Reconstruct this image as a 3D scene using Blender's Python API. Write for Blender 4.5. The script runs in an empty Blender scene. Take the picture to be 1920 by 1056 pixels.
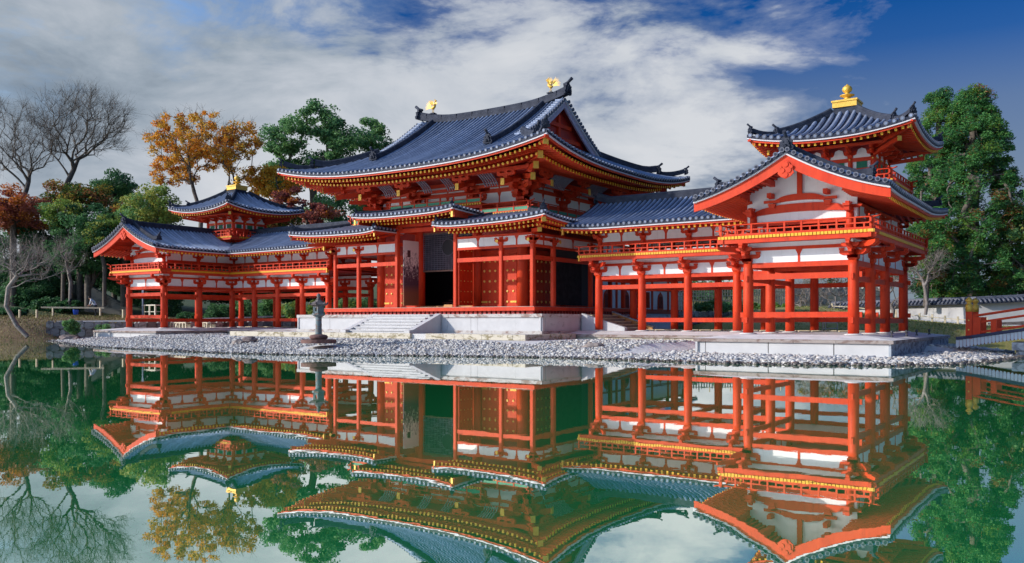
import bpy, math, random
import numpy as np
from mathutils import Vector, Matrix
R_ = math.radians
scene = bpy.context.scene
col = scene.collection

# ------------------------------------------------------------------ camera
CAM = np.array([31.245, -42.449, 1.422]); YAW = 0.608; FPX = 1619.678
FW = np.array([-math.sin(YAW), math.cos(YAW), 0.0]); RT = np.array([math.cos(YAW), math.sin(YAW), 0.0])
cd = bpy.data.cameras.new('camera'); cam = bpy.data.objects.new('camera', cd); col.objects.link(cam)
cam.location = CAM; cam.rotation_euler = (R_(90), 0, YAW)
cd.sensor_width = 36; cd.lens = FPX / 1920 * 36; cd.shift_y = 71.27 / 1920
cd.clip_start = 0.1; cd.clip_end = 3000
scene.camera = cam

def site(u, w):
    """ground point seen at bearing u (photo column) and w metres along the view axis"""
    p = CAM + w * (FW + RT * (u - 960) / FPX)
    return float(p[0]), float(p[1])
def zrow(v, w):
    return float(CAM[2] + (599.27 - v) * w / FPX)

# ------------------------------------------------------------------ light and sky
SUN_EL = R_(24); SUN_AZ = R_(46)      # azimuth measured from -Y towards -X
sd = Vector((-math.sin(SUN_AZ) * math.cos(SUN_EL), -math.cos(SUN_AZ) * math.cos(SUN_EL), math.sin(SUN_EL)))
sl = bpy.data.lights.new('sun', 'SUN'); sun = bpy.data.objects.new('sun', sl); col.objects.link(sun)
sl.energy = 2.1; sl.angle = R_(1.0); sl.color = (1.0, 0.93, 0.85)
sun.rotation_euler = (-sd).to_track_quat('-Z', 'Y').to_euler(); sun.location = (0, -40, 60)
scene.view_settings.view_transform = 'Standard'
scene.view_settings.look = 'None'; scene.view_settings.gamma = 1.0
scene.view_settings.use_curve_mapping = False
scene.view_settings.exposure = 0.98

world = bpy.data.worlds.new('World'); scene.world = world; world.use_nodes = True
wt = world.node_tree; wt.nodes.clear()
def N(t, kind, **kw):
    n = t.nodes.new(kind)
    for k, v in kw.items():
        if k.startswith('i_'):
            key = k[2:]; key = int(key) if key.isdigit() else key.replace('_', ' ')
            n.inputs[key].default_value = v
        else: setattr(n, k, v)
    return n
def M(t, op, a, b=None, c=None, clamp=False):
    n = t.nodes.new('ShaderNodeMath'); n.operation = op; n.use_clamp = clamp
    for i, x in enumerate((a, b, c)):
        if x is None: continue
        if isinstance(x, (int, float)): n.inputs[i].default_value = x
        else: t.links.new(x, n.inputs[i])
    return n.outputs[0]
def MIX(t, f, a, b):
    n = t.nodes.new('ShaderNodeMix'); n.data_type = 'RGBA'
    for i, x in ((0, f), (6, a), (7, b)):
        if isinstance(x, (int, float)): n.inputs[i].default_value = x
        elif isinstance(x, tuple): n.inputs[i].default_value = (*x, 1)
        else: t.links.new(x, n.inputs[i])
    return n.outputs[2]
def RAMP(t, fac, stops, interp='LINEAR'):
    n = t.nodes.new('ShaderNodeValToRGB'); n.color_ramp.interpolation = interp
    e = n.color_ramp.elements
    while len(e) < len(stops): e.new(0.5)
    for i, (p, c) in enumerate(stops):
        e[i].position = p; e[i].color = (*c, 1) if isinstance(c, tuple) else (c, c, c, 1)
    t.links.new(fac, n.inputs[0]); return n.outputs[0]

sky = N(wt, 'ShaderNodeTexSky', sky_type='NISHITA', sun_disc=False)
sky.sun_elevation = SUN_EL; sky.sun_rotation = math.atan2(sd.x, sd.y); sky.air_density = 1.0; sky.dust_density = 0.6; sky.ozone_density = 3.0
tc = N(wt, 'ShaderNodeTexCoord')
def wdot(vec):
    n = N(wt, 'ShaderNodeVectorMath', operation='DOT_PRODUCT'); wt.links.new(tc.outputs['Generated'], n.inputs[0]); n.inputs[1].default_value = vec
    return n.outputs['Value']
dz = wdot((0, 0, 1)); df = wdot(tuple(FW)); dr = wdot(tuple(RT))
# edge of the cloud bank: overcast to the west and south, clear towards north-east
edge1 = M(wt, 'ADD', M(wt, 'SUBTRACT', dz, M(wt, 'MULTIPLY', df, 0.355)), M(wt, 'MULTIPLY', dr, 0.12))
edge2 = M(wt, 'SUBTRACT', dr, M(wt, 'MULTIPLY', df, 0.262))
edge = M(wt, 'MAXIMUM', edge1, edge2)
mp = N(wt, 'ShaderNodeMapping'); mp.inputs['Scale'].default_value = (1.0, 1.0, 2.6); mp.inputs['Rotation'].default_value = (0.0, 0.25, 0.0)
wt.links.new(tc.outputs['Generated'], mp.inputs[0])
nz = N(wt, 'ShaderNodeTexNoise', i_Scale=5.5, i_Detail=9.0, i_Roughness=0.62, i_Distortion=0.4); wt.links.new(mp.outputs[0], nz.inputs['Vector'])
nz2 = N(wt, 'ShaderNodeTexNoise', i_Scale=2.6, i_Detail=5.0, i_Roughness=0.55, i_Distortion=0.3); wt.links.new(mp.outputs[0], nz2.inputs['Vector'])
nzf = N(wt, 'ShaderNodeTexNoise', i_Scale=16.0, i_Detail=6.0, i_Roughness=0.6, i_Distortion=0.2); wt.links.new(mp.outputs[0], nzf.inputs['Vector'])
e2 = M(wt, 'ADD', M(wt, 'MULTIPLY', edge, -8.0), M(wt, 'MULTIPLY', M(wt, 'SUBTRACT', nz.outputs[0], 0.5), 4.2))
e2 = M(wt, 'ADD', e2, M(wt, 'MULTIPLY', M(wt, 'SUBTRACT', nzf.outputs[0], 0.5), 2.2))
cmask = RAMP(wt, M(wt, 'ADD', M(wt, 'MULTIPLY', e2, 0.5), 0.5, clamp=True), [(0.04, 0.0), (0.32, 0.22), (0.60, 0.78), (0.85, 1.0)], 'LINEAR')
shade = M(wt, 'ADD', M(wt, 'MULTIPLY', nz2.outputs[0], 0.55), M(wt, 'MULTIPLY', nz.outputs[0], 0.45))
# heavier cloud towards the south-west (left, high up)
heavy = M(wt, 'ADD', M(wt, 'MULTIPLY', dr, -0.44), M(wt, 'MULTIPLY', dz, 1.4))
sh2 = M(wt, 'SUBTRACT', M(wt, 'ADD', M(wt, 'MULTIPLY', shade, 2.0), 0.03), heavy)
CS = 3.75
ccol = RAMP(wt, sh2, [(0.12, (0.10, 0.145, 0.20)), (0.42, (0.30, 0.355, 0.42)), (0.66, (0.49, 0.525, 0.58)), (0.9, (0.60, 0.62, 0.655))])
cs = N(wt, 'ShaderNodeVectorMath', operation='SCALE'); cs.inputs['Scale'].default_value = CS; wt.links.new(ccol, cs.inputs[0])
hs = N(wt, 'ShaderNodeHueSaturation', i_Saturation=1.0, i_Value=1.0); wt.links.new(sky.outputs[0], hs.inputs['Color'])
deep = N(wt, 'ShaderNodeMix', data_type='RGBA', blend_type='MULTIPLY'); wt.links.new(RAMP(wt, wdot(tuple(sd)), [(0.10, 1.0), (0.5, 0.0)]), deep.inputs[0]); deep.inputs[7].default_value = (0.0, 0.115, 0.275, 1)
wt.links.new(hs.outputs[0], deep.inputs[6])
# whitish air low over the horizon
low = RAMP(wt, dz, [(0.0, 0.95), (0.12, 0.84), (0.22, 0.50), (0.285, 0.10), (0.34, 0.0)])
blue = MIX(wt, low, deep.outputs[2], (0.80, 0.96, 1.12))
fin = MIX(wt, cmask, blue, cs.outputs[0])
bg = N(wt, 'ShaderNodeBackground', i_Strength=0.15); wt.links.new(fin, bg.inputs[0])
wo = N(wt, 'ShaderNodeOutputWorld'); wt.links.new(bg.outputs[0], wo.inputs[0])

# ------------------------------------------------------------------ materials
MATS = {}
def mat(name, c1, c2=None, scale=3.0, rough=0.6, metal=0.0, bump=0.0, bscale=40.0, spec=0.5, detail=6, lo=0.35, hi=0.65, stretch=None, transl=0.0):
    if name in MATS: return MATS[name]
    m = bpy.data.materials.new(name); m.use_nodes = True; t = m.node_tree
    b = t.nodes['Principled BSDF']; b.inputs['Roughness'].default_value = rough; b.inputs['Metallic'].default_value = metal
    b.inputs['Specular IOR Level'].default_value = spec
    g = N(t, 'ShaderNodeNewGeometry'); mpn = N(t, 'ShaderNodeMapping'); t.links.new(g.outputs['Position'], mpn.inputs[0])
    if stretch: mpn.inputs['Scale'].default_value = stretch
    if c2:
        n = N(t, 'ShaderNodeTexNoise', i_Scale=scale, i_Detail=float(detail), i_Roughness=0.6); t.links.new(mpn.outputs[0], n.inputs['Vector'])
        t.links.new(RAMP(t, n.outputs[0], [(lo, c1), (hi, c2)]), b.inputs['Base Color'])
    else: b.inputs['Base Color'].default_value = (*c1, 1)
    if bump:
        n = N(t, 'ShaderNodeTexNoise', i_Scale=bscale, i_Detail=5.0); t.links.new(mpn.outputs[0], n.inputs['Vector'])
        bn = N(t, 'ShaderNodeBump', i_Strength=bump, i_Distance=0.02); t.links.new(n.outputs[0], bn.inputs['Height']); t.links.new(bn.outputs[0], b.inputs['Normal'])
    if transl:
        tr = N(t, 'ShaderNodeBsdfTranslucent'); mx = N(t, 'ShaderNodeMixShader', i_0=transl)
        src = b.inputs['Base Color'].links[0].from_socket if b.inputs['Base Color'].links else None
        if src: t.links.new(src, tr.inputs[0])
        else: tr.inputs[0].default_value = (*c1, 1)
        t.links.new(b.outputs[0], mx.inputs[1]); t.links.new(tr.outputs[0], mx.inputs[2])
        t.links.new(mx.outputs[0], t.nodes['Material Output'].inputs[0])
    MATS[name] = m; return m
RED = mat('vermilion_paint', (0.56, 0.034, 0.008), (0.68, 0.056, 0.012), scale=1.7, rough=0.55, bump=0.12, bscale=9, stretch=(1, 1, .35), spec=.25)
def weather(m, dark, fade, a=.75):
    t = m.node_tree; b = t.nodes['Principled BSDF']; src = b.inputs['Base Color'].links[0].from_socket
    g = N(t, 'ShaderNodeNewGeometry'); mp_ = N(t, 'ShaderNodeMapping'); mp_.inputs['Scale'].default_value = (1,1,.22); t.links.new(g.outputs['Position'], mp_.inputs[0])
    n = N(t, 'ShaderNodeTexNoise', i_Scale=5.5, i_Detail=9.0, i_Roughness=.7); t.links.new(mp_.outputs[0], n.inputs['Vector'])
    n2 = N(t, 'ShaderNodeTexNoise', i_Scale=.55, i_Detail=4.0, i_Roughness=.6); t.links.new(g.outputs['Position'], n2.inputs['Vector'])
    c = MIX(t, RAMP(t, n.outputs[0], [(.53, 0.0), (.72, a)]), src, dark)
    c = MIX(t, RAMP(t, n2.outputs[0], [(.45, 0.0), (.70, .55)]), c, fade)
    t.links.new(c, b.inputs['Base Color'])
weather(RED, (0.34, 0.020, 0.009), (0.60, 0.070, 0.026))
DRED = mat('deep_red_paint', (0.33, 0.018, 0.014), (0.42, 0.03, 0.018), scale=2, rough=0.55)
WHITE = mat('white_plaster', (0.80, 0.80, 0.79), (0.86, 0.855, 0.84), scale=1.3, rough=0.85, bump=0.05)
weather_w = None
EDGE = mat('white_eave_paint', (0.60, 0.59, 0.61), rough=0.6)
GOLD = mat('gold_leaf', (0.66, 0.37, 0.04), (0.78, 0.48, 0.08), scale=8, rough=0.42, metal=0.25, bump=0.15, bscale=60)
weather(WHITE, (0.56, 0.54, 0.50), (0.74, 0.74, 0.73), .45)
YEL = mat('yellow_ochre_paint', (0.78, 0.38, 0.012), (0.85, 0.46, 0.02), scale=6, rough=0.55)
TILE = mat('blue_grey_roof_tile', (0.14, 0.18, 0.27), (0.25, 0.30, 0.41), scale=2.3, rough=0.40, bump=0.12, bscale=6, spec=.5, lo=.3, hi=.7)
def per_object(m, amt):
    t = m.node_tree; b = t.nodes['Principled BSDF']; src = b.inputs['Base Color'].links[0].from_socket
    oi = N(t, 'ShaderNodeObjectInfo'); hv = N(t, 'ShaderNodeHueSaturation', i_Saturation=1.0); t.links.new(M(t, 'ADD', M(t, 'MULTIPLY', oi.outputs['Random'], amt), 1-amt*.5), hv.inputs['Value'])
    t.links.new(src, hv.inputs['Color']); t.links.new(hv.outputs[0], b.inputs['Base Color'])
per_object(TILE, .45)
TILED = mat('dark_pan_tile', (0.010, 0.015, 0.034), (0.022, 0.030, 0.055), scale=3, rough=0.6, bump=0.12, bscale=9, spec=.25)
TILER = mat('ridge_tile', (0.022, 0.027, 0.043), (0.05, 0.057, 0.08), scale=3, rough=0.75, bump=0.4, bscale=12, spec=.2)
TEND = mat('tile_end', (0.075, 0.082, 0.11), (0.13, 0.14, 0.18), scale=5, rough=0.55)
GREEN = mat('green_lattice_paint', (0.01, 0.22, 0.11), (0.015, 0.28, 0.15), scale=4, rough=0.5)
BLACK = mat('dark_interior', (0.012, 0.012, 0.018), rough=0.7)  # near black, mainly painting in the shade of rooms and openings
PLAT = mat('pale_granite', (0.50,0.48,0.46), (0.66,0.64,0.62), scale=1.2, rough=0.85, bump=0.25, bscale=30)
def stained(name, base, stain, thr=0.55, scale=1.1, base2=None):
    m = mat(name, base, base2 or tuple(min(1, c*1.12) for c in base), scale=2.5, rough=.85, bump=.3, bscale=25)
    t = m.node_tree; b = t.nodes['Principled BSDF']; src = b.inputs['Base Color'].links[0].from_socket
    g = N(t, 'ShaderNodeNewGeometry'); mp_ = N(t, 'ShaderNodeMapping'); mp_.inputs['Scale'].default_value = (1,1,2.2); t.links.new(g.outputs['Position'], mp_.inputs[0])
    n = N(t, 'ShaderNodeTexNoise', i_Scale=scale, i_Detail=10.0, i_Roughness=.7, i_Distortion=.6); t.links.new(mp_.outputs[0], n.inputs['Vector'])
    f = RAMP(t, n.outputs[0], [(thr, 0.0), (thr+.09, 0.85)])
    t.links.new(MIX(t, f, src, stain), b.inputs['Base Color']); return m
GRANL = mat('smooth_pale_panel', (0.54,0.54,0.54), (0.60,0.595,0.59), scale=1.5, rough=.8, bump=.08)
GRAN = stained('white_granite_facing', (0.52,0.515,0.515), (0.22,0.18,0.16), .62, .9)
COPE = stained('stained_coping_stone', (0.48,0.455,0.43), (0.24,0.15,0.12), .50, 1.6)
MOSSY = stained('mossy_curb_stone', (0.55,0.50,0.40), (0.20,0.16,0.07), .50, 2.2)
DARKST = stained('dark_weathered_stone', (0.15,0.13,0.125), (0.07,0.05,0.05), .5, 3)
WOODW = stained('weathered_faded_door', (0.30,0.22,0.23), (0.62,0.55,0.58), .50, 2.4)
FLOOR = mat('worn_floorboards', (0.28, 0.20, 0.16), (0.42, 0.33, 0.27), scale=6, rough=0.6)

# ------------------------------------------------------------------ mesh builder
def V3(*a): return np.array(a, float)
class MB:
    def __init__(s): s.v = []; s.f = []; s.m = []; s.s = []
    def add(s, vs, fs, m=0, smooth=False):
        o = len(s.v); s.v.extend([tuple(map(float, v)) for v in vs])
        for f in fs: s.f.append(tuple(i + o for i in f)); s.m.append(m); s.s.append(smooth)
        return s
    def box(s, x0, x1, y0, y1, z0, z1, m=0):
        if x0 > x1: x0, x1 = x1, x0
        if y0 > y1: y0, y1 = y1, y0
        return s.add([(x0,y0,z0),(x1,y0,z0),(x1,y1,z0),(x0,y1,z0),(x0,y0,z1),(x1,y0,z1),(x1,y1,z1),(x0,y1,z1)],
              [(3,2,1,0),(4,5,6,7),(0,1,5,4),(1,2,6,5),(2,3,7,6),(3,0,4,7)], m)
    def taper(s, cx, cy, z0, z1, a0, b0, a1, b1, m=0):
        return s.add([(cx-a0,cy-b0,z0),(cx+a0,cy-b0,z0),(cx+a0,cy+b0,z0),(cx-a0,cy+b0,z0),(cx-a1,cy-b1,z1),(cx+a1,cy-b1,z1),(cx+a1,cy+b1,z1),(cx-a1,cy+b1,z1)],
              [(3,2,1,0),(4,5,6,7),(0,1,5,4),(1,2,6,5),(2,3,7,6),(3,0,4,7)], m)
    def sweep(s, pts, prof, m=0, up=(0,0,1), closed=True, caps=True, smooth=False, scales=None):
        pts = [np.array(p, float) for p in pts]; n = len(prof); o = len(s.v); up = np.array(up, float); vs = []
        for i, p in enumerate(pts):
            d = pts[min(i+1, len(pts)-1)] - pts[max(i-1, 0)]; d /= np.linalg.norm(d) + 1e-9
            side = np.cross(d, up); side /= np.linalg.norm(side) + 1e-9; u2 = np.cross(side, d)
            k = scales[i] if scales else 1.0
            for a, b in prof: vs.append(p + side * a * k + u2 * b * k)
        fs = []
        for i in range(len(pts)-1):
            for j in range(n if closed else n-1):
                k = (j+1) % n; fs.append((i*n+j, i*n+k, (i+1)*n+k, (i+1)*n+j))
        s.add(vs, fs, m, smooth)
        if caps and closed:
            s.f.append(tuple(o+j for j in range(n))[::-1]); s.m.append(m); s.s.append(False)
            e = o + (len(pts)-1)*n
            s.f.append(tuple(e+j for j in range(n))); s.m.append(m); s.s.append(False)
        return s
    def beam(s, p, q, w, h, m=0):
        up = (0,0,1) if abs(q[0]-p[0]) + abs(q[1]-p[1]) > 1e-4 else (0,1,0)
        return s.sweep([p, q], [(-w/2,-h/2),(w/2,-h/2),(w/2,h/2),(-w/2,h/2)], m, up)
    def tube(s, pts, rad, n=8, m=0, smooth=True, caps=True):
        if isinstance(rad, (int, float)): rad = [rad] * len(pts)
        up = (0,0,1)
        d = np.array(pts[-1], float) - np.array(pts[0], float); d /= np.linalg.norm(d) + 1e-9
        if abs(d[2]) > 0.9: up = (0,1,0)
        prof = [(math.cos(2*math.pi*i/n), math.sin(2*math.pi*i/n)) for i in range(n)]
        return s.sweep(pts, prof, m, up, True, caps, smooth, list(rad))
    def prism(s, poly, o, ax, ay, az, m=0, smooth=False):
        """polygon in (ax, ay) plane at origin o extruded by vector az"""
        o = np.array(o, float); ax = np.array(ax, float); ay = np.array(ay, float); az = np.array(az, float); n = len(poly)
        vs = [o + ax*a + ay*b for a, b in poly] + [o + ax*a + ay*b + az for a, b in poly]
        fs = [(i, (i+1) % n, n+(i+1) % n, n+i) for i in range(n)]
        s.add(vs, fs, m, smooth); b = len(s.v) - 2*n
        s.f.append(tuple(b+i for i in range(n))[::-1]); s.m.append(m); s.s.append(False)
        s.f.append(tuple(b+n+i for i in range(n))); s.m.append(m); s.s.append(False)
        return s
    def lathe(s, c, prof, n=12, m=0, smooth=True):
        vs = []; fs = []
        for r, z in prof:
            for i in range(n):
                a = 2*math.pi*i/n; vs.append((c[0]+r*math.cos(a), c[1]+r*math.sin(a), c[2]+z))
        for k in range(len(prof)-1):
            for i in range(n): j = (i+1) % n; fs.append((k*n+i, k*n+j, (k+1)*n+j, (k+1)*n+i))
        s.add(vs, fs, m, smooth); b = len(s.v) - n*len(prof)
        s.f.append(tuple(b+i for i in range(n))[::-1]); s.m.append(m); s.s.append(False)
        e = b + n*(len(prof)-1); s.f.append(tuple(e+i for i in range(n))); s.m.append(m); s.s.append(False)
        return s
    def mesh(s, name, mats, center=True):
        v = np.array(s.v); ref = np.zeros(3)
        if center and len(v):
            lo, hi = v.min(0), v.max(0); ref = np.array([(lo[0]+hi[0])/2, (lo[1]+hi[1])/2, lo[2]]); v = v - ref
        me = bpy.data.meshes.new(name); me.from_pydata(v.tolist(), [], s.f)
        for mm in mats: me.materials.append(mm)
        if any(s.m): me.polygons.foreach_set('material_index', s.m)
        me.polygons.foreach_set('use_smooth', s.s)
        me.update(); return me, ref

WL = {}
def thing(name, label, cat, loc=(0,0,0), group=None):
    o = bpy.data.objects.new(name, None); col.objects.link(o); o.location = loc; o.empty_display_size = .3
    o['label'] = label; o['category'] = cat
    if group: o['group'] = group
    WL[o.name] = Vector(loc); return o
def tag(o, label=None, cat=None, group=None, kind=None):
    for k, x in (('label', label), ('category', cat), ('group', group), ('kind', kind)):
        if x: o[k] = x
    return o
def put(name, mesh, parent=None, loc=(0,0,0), rz=0.0, kind=None, label=None):
    """mesh = bpy mesh or (mesh, ref); loc in world space"""
    o = bpy.data.objects.new(name, mesh); col.objects.link(o)
    loc = Vector(loc); WL[o.name] = loc
    if parent is not None:
        o.parent = parent; o.location = loc - WL[parent.name]
    else: o.location = loc
    o.rotation_euler = (0, 0, rz)
    if kind: o['kind'] = kind
    if label: o['label'] = label
    return o
def part(name, mb, mats, parent=None, kind=None, label=None):
    if not isinstance(mats, (list, tuple)): mats = [mats]
    me, ref = mb.mesh(name, mats)
    return put(name, me, parent, ref, 0, kind, label)
CACHE = {}
def shared(key, fn, mats):
    if key not in CACHE: CACHE[key] = fn().mesh(str(key[0]), mats, center=False)[0]
    return CACHE[key]
def structure(name, mb, mats):
    return part(name, mb, mats, None, 'structure')

# ------------------------------------------------------------------ ground, water
def seg_dist(P, poly, closed=True):
    n = len(poly); d = np.full(len(P), 1e9)
    for i in range(n if closed else n-1):
        a = np.array(poly[i]); b = np.array(poly[(i+1) % n]); ab = b-a
        t = np.clip(((P-a) @ ab) / (ab @ ab), 0, 1); d = np.minimum(d, np.hypot(*(P - (a + t[:,None]*ab)).T))
    return d
def inside(P, poly):
    n = len(poly); c = np.zeros(len(P), bool)
    for i in range(n):
        x1, y1 = poly[i]; x2, y2 = poly[(i+1) % n]
        k = (y1 > P[:,1]) != (y2 > P[:,1])
        xi = (x2-x1) * (P[:,1]-y1) / ((y2-y1) if y2 != y1 else 1e-9) + x1
        c ^= k & (P[:,0] < xi)
    return c
ISLE = [(-26.5,-12.8),(-21.3,-14.9),(-15,-17.2),(-11,-18.2),(-5.5,-18.8),(0,-19.4),(5,-18.6),(9,-16.6),(14,-15.1),(18,-15.2),(20.5,-15.6),(23.2,-15.1),(25.6,-14.0),(26.9,-12.6),(27.7,-9.9),(28.1,-6.6),(28.3,-3.8),(27.4,-1),(27.2,4),(24,9),(10,10),(4,30),(-4,30),(-10,10),(-24,8),(-27.5,3),(-28,-8)]
BANKL = [(-28.0,-12.6),(-29.3,-15.0),(-36,-19),(-60,-36),(-400,-120),(-400,600),(-31.5,600),(-31.5,4),(-30.8,-6),(-29.9,-9.5)]
BACK = [(-31,6),(-12,16),(6,17.5),(15,12.5),(20,9.5),(26,11.2),(33,15),(60,22),(400,60),(400,600),(-400,600),(-400,100)]
def sdf(P, poly): return np.where(inside(P, poly), 1, -1) * seg_dist(P, poly)
rs = np.random.default_rng(5)
def hval(P):
    P = np.asarray(P, float); x, y = P[:,0], P[:,1]
    d1 = sdf(P, ISLE); d2 = sdf(P, BANKL); d3 = sdf(P, BACK)
    wob = 0.05*np.sin(x*1.3+y*.7)*np.cos(y*1.1-x*.4)
    isl = np.clip(d1*0.115, -0.9, 0.46)
    isl = np.where((x > 16) & (y < -4), np.clip(d1*.06, -0.9, .09), isl)
    isl = np.where((x < -16) & (y < -4), np.clip(d1*.09, -0.9, .22), isl)
    b2 = np.clip(d2*0.26, -0.9, 0) + np.where(d2 > 0, 1.75*(1-np.exp(-d2/3.2)), 0) + np.clip((d2-14)*.13, 0, 6)
    lawn = 0.35 + 0.55*(1-np.exp(-np.clip(d3,0,99)/3)) 
    leftness = 1/(1+np.exp((x+6)/5.0))
    b3 = np.where(d3 > 0, lawn + leftness*np.clip((d3-2)*.16, 0, 6) + (1-leftness)*np.clip((d3-30)*.02,0,1.0), np.clip(d3*.4, -0.9, 0) + 0.35*np.exp(d3*3))
    b3 = b3 + np.where(d3 > 0, 1.5*np.exp(-((x-11.5)**2+(y-22.5)**2)/60.0), 0)
    return np.maximum(np.maximum(isl, b2), np.maximum(b3, -0.9)) + wob*0.4*(np.maximum(d2, d3) > 1)
def ground_z(x, y): return float(hval(np.array([[x, y]]))[0])
xs = np.concatenate([np.linspace(-900,-70,28), np.arange(-68,52,0.75), np.linspace(54,900,28)])
ys = np.concatenate([np.linspace(-300,-42,12), np.arange(-40,60,0.75), np.linspace(62,1500,30)])
GX, GY = np.meshgrid(xs, ys); PP = np.stack([GX.ravel(), GY.ravel()], 1); GZ = hval(PP)
nx, ny = len(xs), len(ys)
me = bpy.data.meshes.new('ground')
idx = np.arange(nx*ny).reshape(ny, nx)
qf = np.stack([idx[:-1,:-1].ravel(), idx[:-1,1:].ravel(), idx[1:,1:].ravel(), idx[1:,:-1].ravel()], 1)
me.from_pydata(np.column_stack([PP, GZ]).tolist(), [], qf.tolist())
me.polygons.foreach_set('use_smooth', [True]*len(me.polygons))
gm = bpy.data.materials.new('ground_cover'); gm.use_nodes = True; t = gm.node_tree; b = t.nodes['Principled BSDF']; b.inputs['Roughness'].default_value = .95
g = N(t, 'ShaderNodeNewGeometry'); sp = N(t, 'ShaderNodeSeparateXYZ'); t.links.new(g.outputs['Position'], sp.inputs[0])
n1 = N(t, 'ShaderNodeTexNoise', i_Scale=0.35, i_Detail=8.0, i_Roughness=.65); t.links.new(g.outputs['Position'], n1.inputs['Vector'])
n2 = N(t, 'ShaderNodeTexNoise', i_Scale=9.0, i_Detail=6.0); t.links.new(g.outputs['Position'], n2.inputs['Vector'])
grass = RAMP(t, M(t, 'ADD', M(t, 'MULTIPLY', n1.outputs[0], .7), M(t, 'MULTIPLY', n2.outputs[0], .3)), [(0.36, (0.10,0.13,0.02)), (0.5, (0.24,0.21,0.06)), (0.64, (0.38,0.29,0.13))])
dirt = RAMP(t, n2.outputs[0], [(0.35, (0.13,0.075,0.04)), (0.5, (0.24,0.15,0.075)), (0.66, (0.16,0.15,0.04))])
sand = RAMP(t, n2.outputs[0], [(0.3, (0.60,0.59,0.57)), (0.7, (0.74,0.73,0.71))])
# attribute zone: 0 sand, 1 lawn, 2 dirt
zone = me.attributes.new('zone', 'FLOAT', 'POINT')
d1 = sdf(PP, ISLE); d2 = sdf(PP, BANKL); d3 = sdf(PP, BACK)
zv = np.where((d1 > -0.6) & (d1 > d3) & (PP[:,1] < 9), 0.0, np.where((d2 > d3) & (d2 < 9), 2.0, np.where(PP[:,0] < -8, 3.0, 1.0)))
zone.data.foreach_set('value', zv.astype(np.float32))
at = N(t, 'ShaderNodeAttribute'); at.attribute_name = 'zone'
c = MIX(t, M(t, 'ADD', at.outputs['Fac'], 0, clamp=True), sand, grass)
c = MIX(t, M(t, 'SUBTRACT', at.outputs['Fac'], 1.0, clamp=True), c, dirt)
moss = RAMP(t, n2.outputs[0], [(0.35, (0.03,0.055,0.018)), (0.65, (0.07,0.10,0.03))])
c = MIX(t, M(t, 'SUBTRACT', at.outputs['Fac'], 2.0, clamp=True), c, moss)
t.links.new(c, b.inputs['Base Color'])
bn = N(t, 'ShaderNodeBump', i_Strength=.6, i_Distance=.05); t.links.new(n2.outputs[0], bn.inputs['Height']); t.links.new(bn.outputs[0], b.inputs['Normal'])
me.materials.append(gm); ground = put('ground', me, None, (0,0,0), 0, 'structure')

wm = bpy.data.materials.new('pond_water'); wm.use_nodes = True; t = wm.node_tree; t.nodes.clear()
gl = N(t, 'ShaderNodeBsdfGlossy', i_Roughness=0.0); gl.inputs['Color'].default_value = (0.98,0.97,0.95,1)
dfu = N(t, 'ShaderNodeBsdfDiffuse'); dfu.inputs['Color'].default_value = (0.04,0.62,0.17,1)
lw = N(t, 'ShaderNodeFresnel', i_IOR=1.6)
fac = M(t, 'ADD', M(t, 'MULTIPLY', lw.outputs[0], 0.22), 0.79, clamp=True)
g = N(t, 'ShaderNodeNewGeometry'); mpn = N(t, 'ShaderNodeMapping'); mpn.inputs['Scale'].default_value = (1,1,1); t.links.new(g.outputs['Position'], mpn.inputs[0])
n1 = N(t, 'ShaderNodeTexNoise', i_Scale=1.6, i_Detail=3.0); t.links.new(mpn.outputs[0], n1.inputs['Vector'])
n2 = N(t, 'ShaderNodeTexNoise', i_Scale=9.0, i_Detail=2.0); t.links.new(mpn.outputs[0], n2.inputs['Vector'])
hh = M(t, 'ADD', M(t, 'MULTIPLY', n1.outputs[0], 1.0), M(t, 'MULTIPLY', n2.outputs[0], 0.12))
bn = N(t, 'ShaderNodeBump', i_Strength=0.05, i_Distance=0.010); t.links.new(hh, bn.inputs['Height'])
t.links.new(bn.outputs[0], gl.inputs['Normal'])
mx = N(t, 'ShaderNodeMixShader'); t.links.new(fac, mx.inputs[0]); t.links.new(dfu.outputs[0], mx.inputs[1]); t.links.new(gl.outputs[0], mx.inputs[2])
ou = N(t, 'ShaderNodeOutputMaterial'); t.links.new(mx.outputs[0], ou.inputs[0])
structure('water', MB().add([(-900,-300,0),(900,-300,0),(900,300,0),(-900,300,0)], [(0,1,2,3)]), wm)

# ------------------------------------------------------------------ shared timber pieces
def col_mesh(h, r, n=18):
    def f():
        mb = MB(); mb.tube([(0,0,0),(0,0,h*.5),(0,0,h*.9),(0,0,h)], [r, r*.985, r*.95, r*.86], n); return mb
    return shared(('column', round(h,3), round(r,3), n), f, [RED])
def arm_poly(L, h):
    k = h*.85
    return [(-L/2, h), (-L/2, h*.55), (-L/2+k*.25, h*.25), (-L/2+k*.7, h*.05), (-L/2+k, 0), (L/2-k, 0), (L/2-k*.7, h*.05), (L/2-k*.25, h*.25), (L/2, h*.55), (L/2, h)]
def block(mb, x, y, z, a, h, m=0):
    mb.taper(x, y, z, z+h*.45, a*.72, a*.72, a, a, m); mb.box(x-a, x+a, y-a, y+a, z+h*.45, z+h, m)
def arm(mb, z, L, h, w, axis='x', off=(0,0), m=0):
    if axis == 'x': mb.prism(arm_poly(L, h), (off[0], off[1]-w/2, z), (1,0,0), (0,0,1), (0,w,0), m)
    else: mb.prism(arm_poly(L, h), (off[0]-w/2, off[1], z), (0,1,0), (0,0,1), (w,0,0), m)
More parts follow.
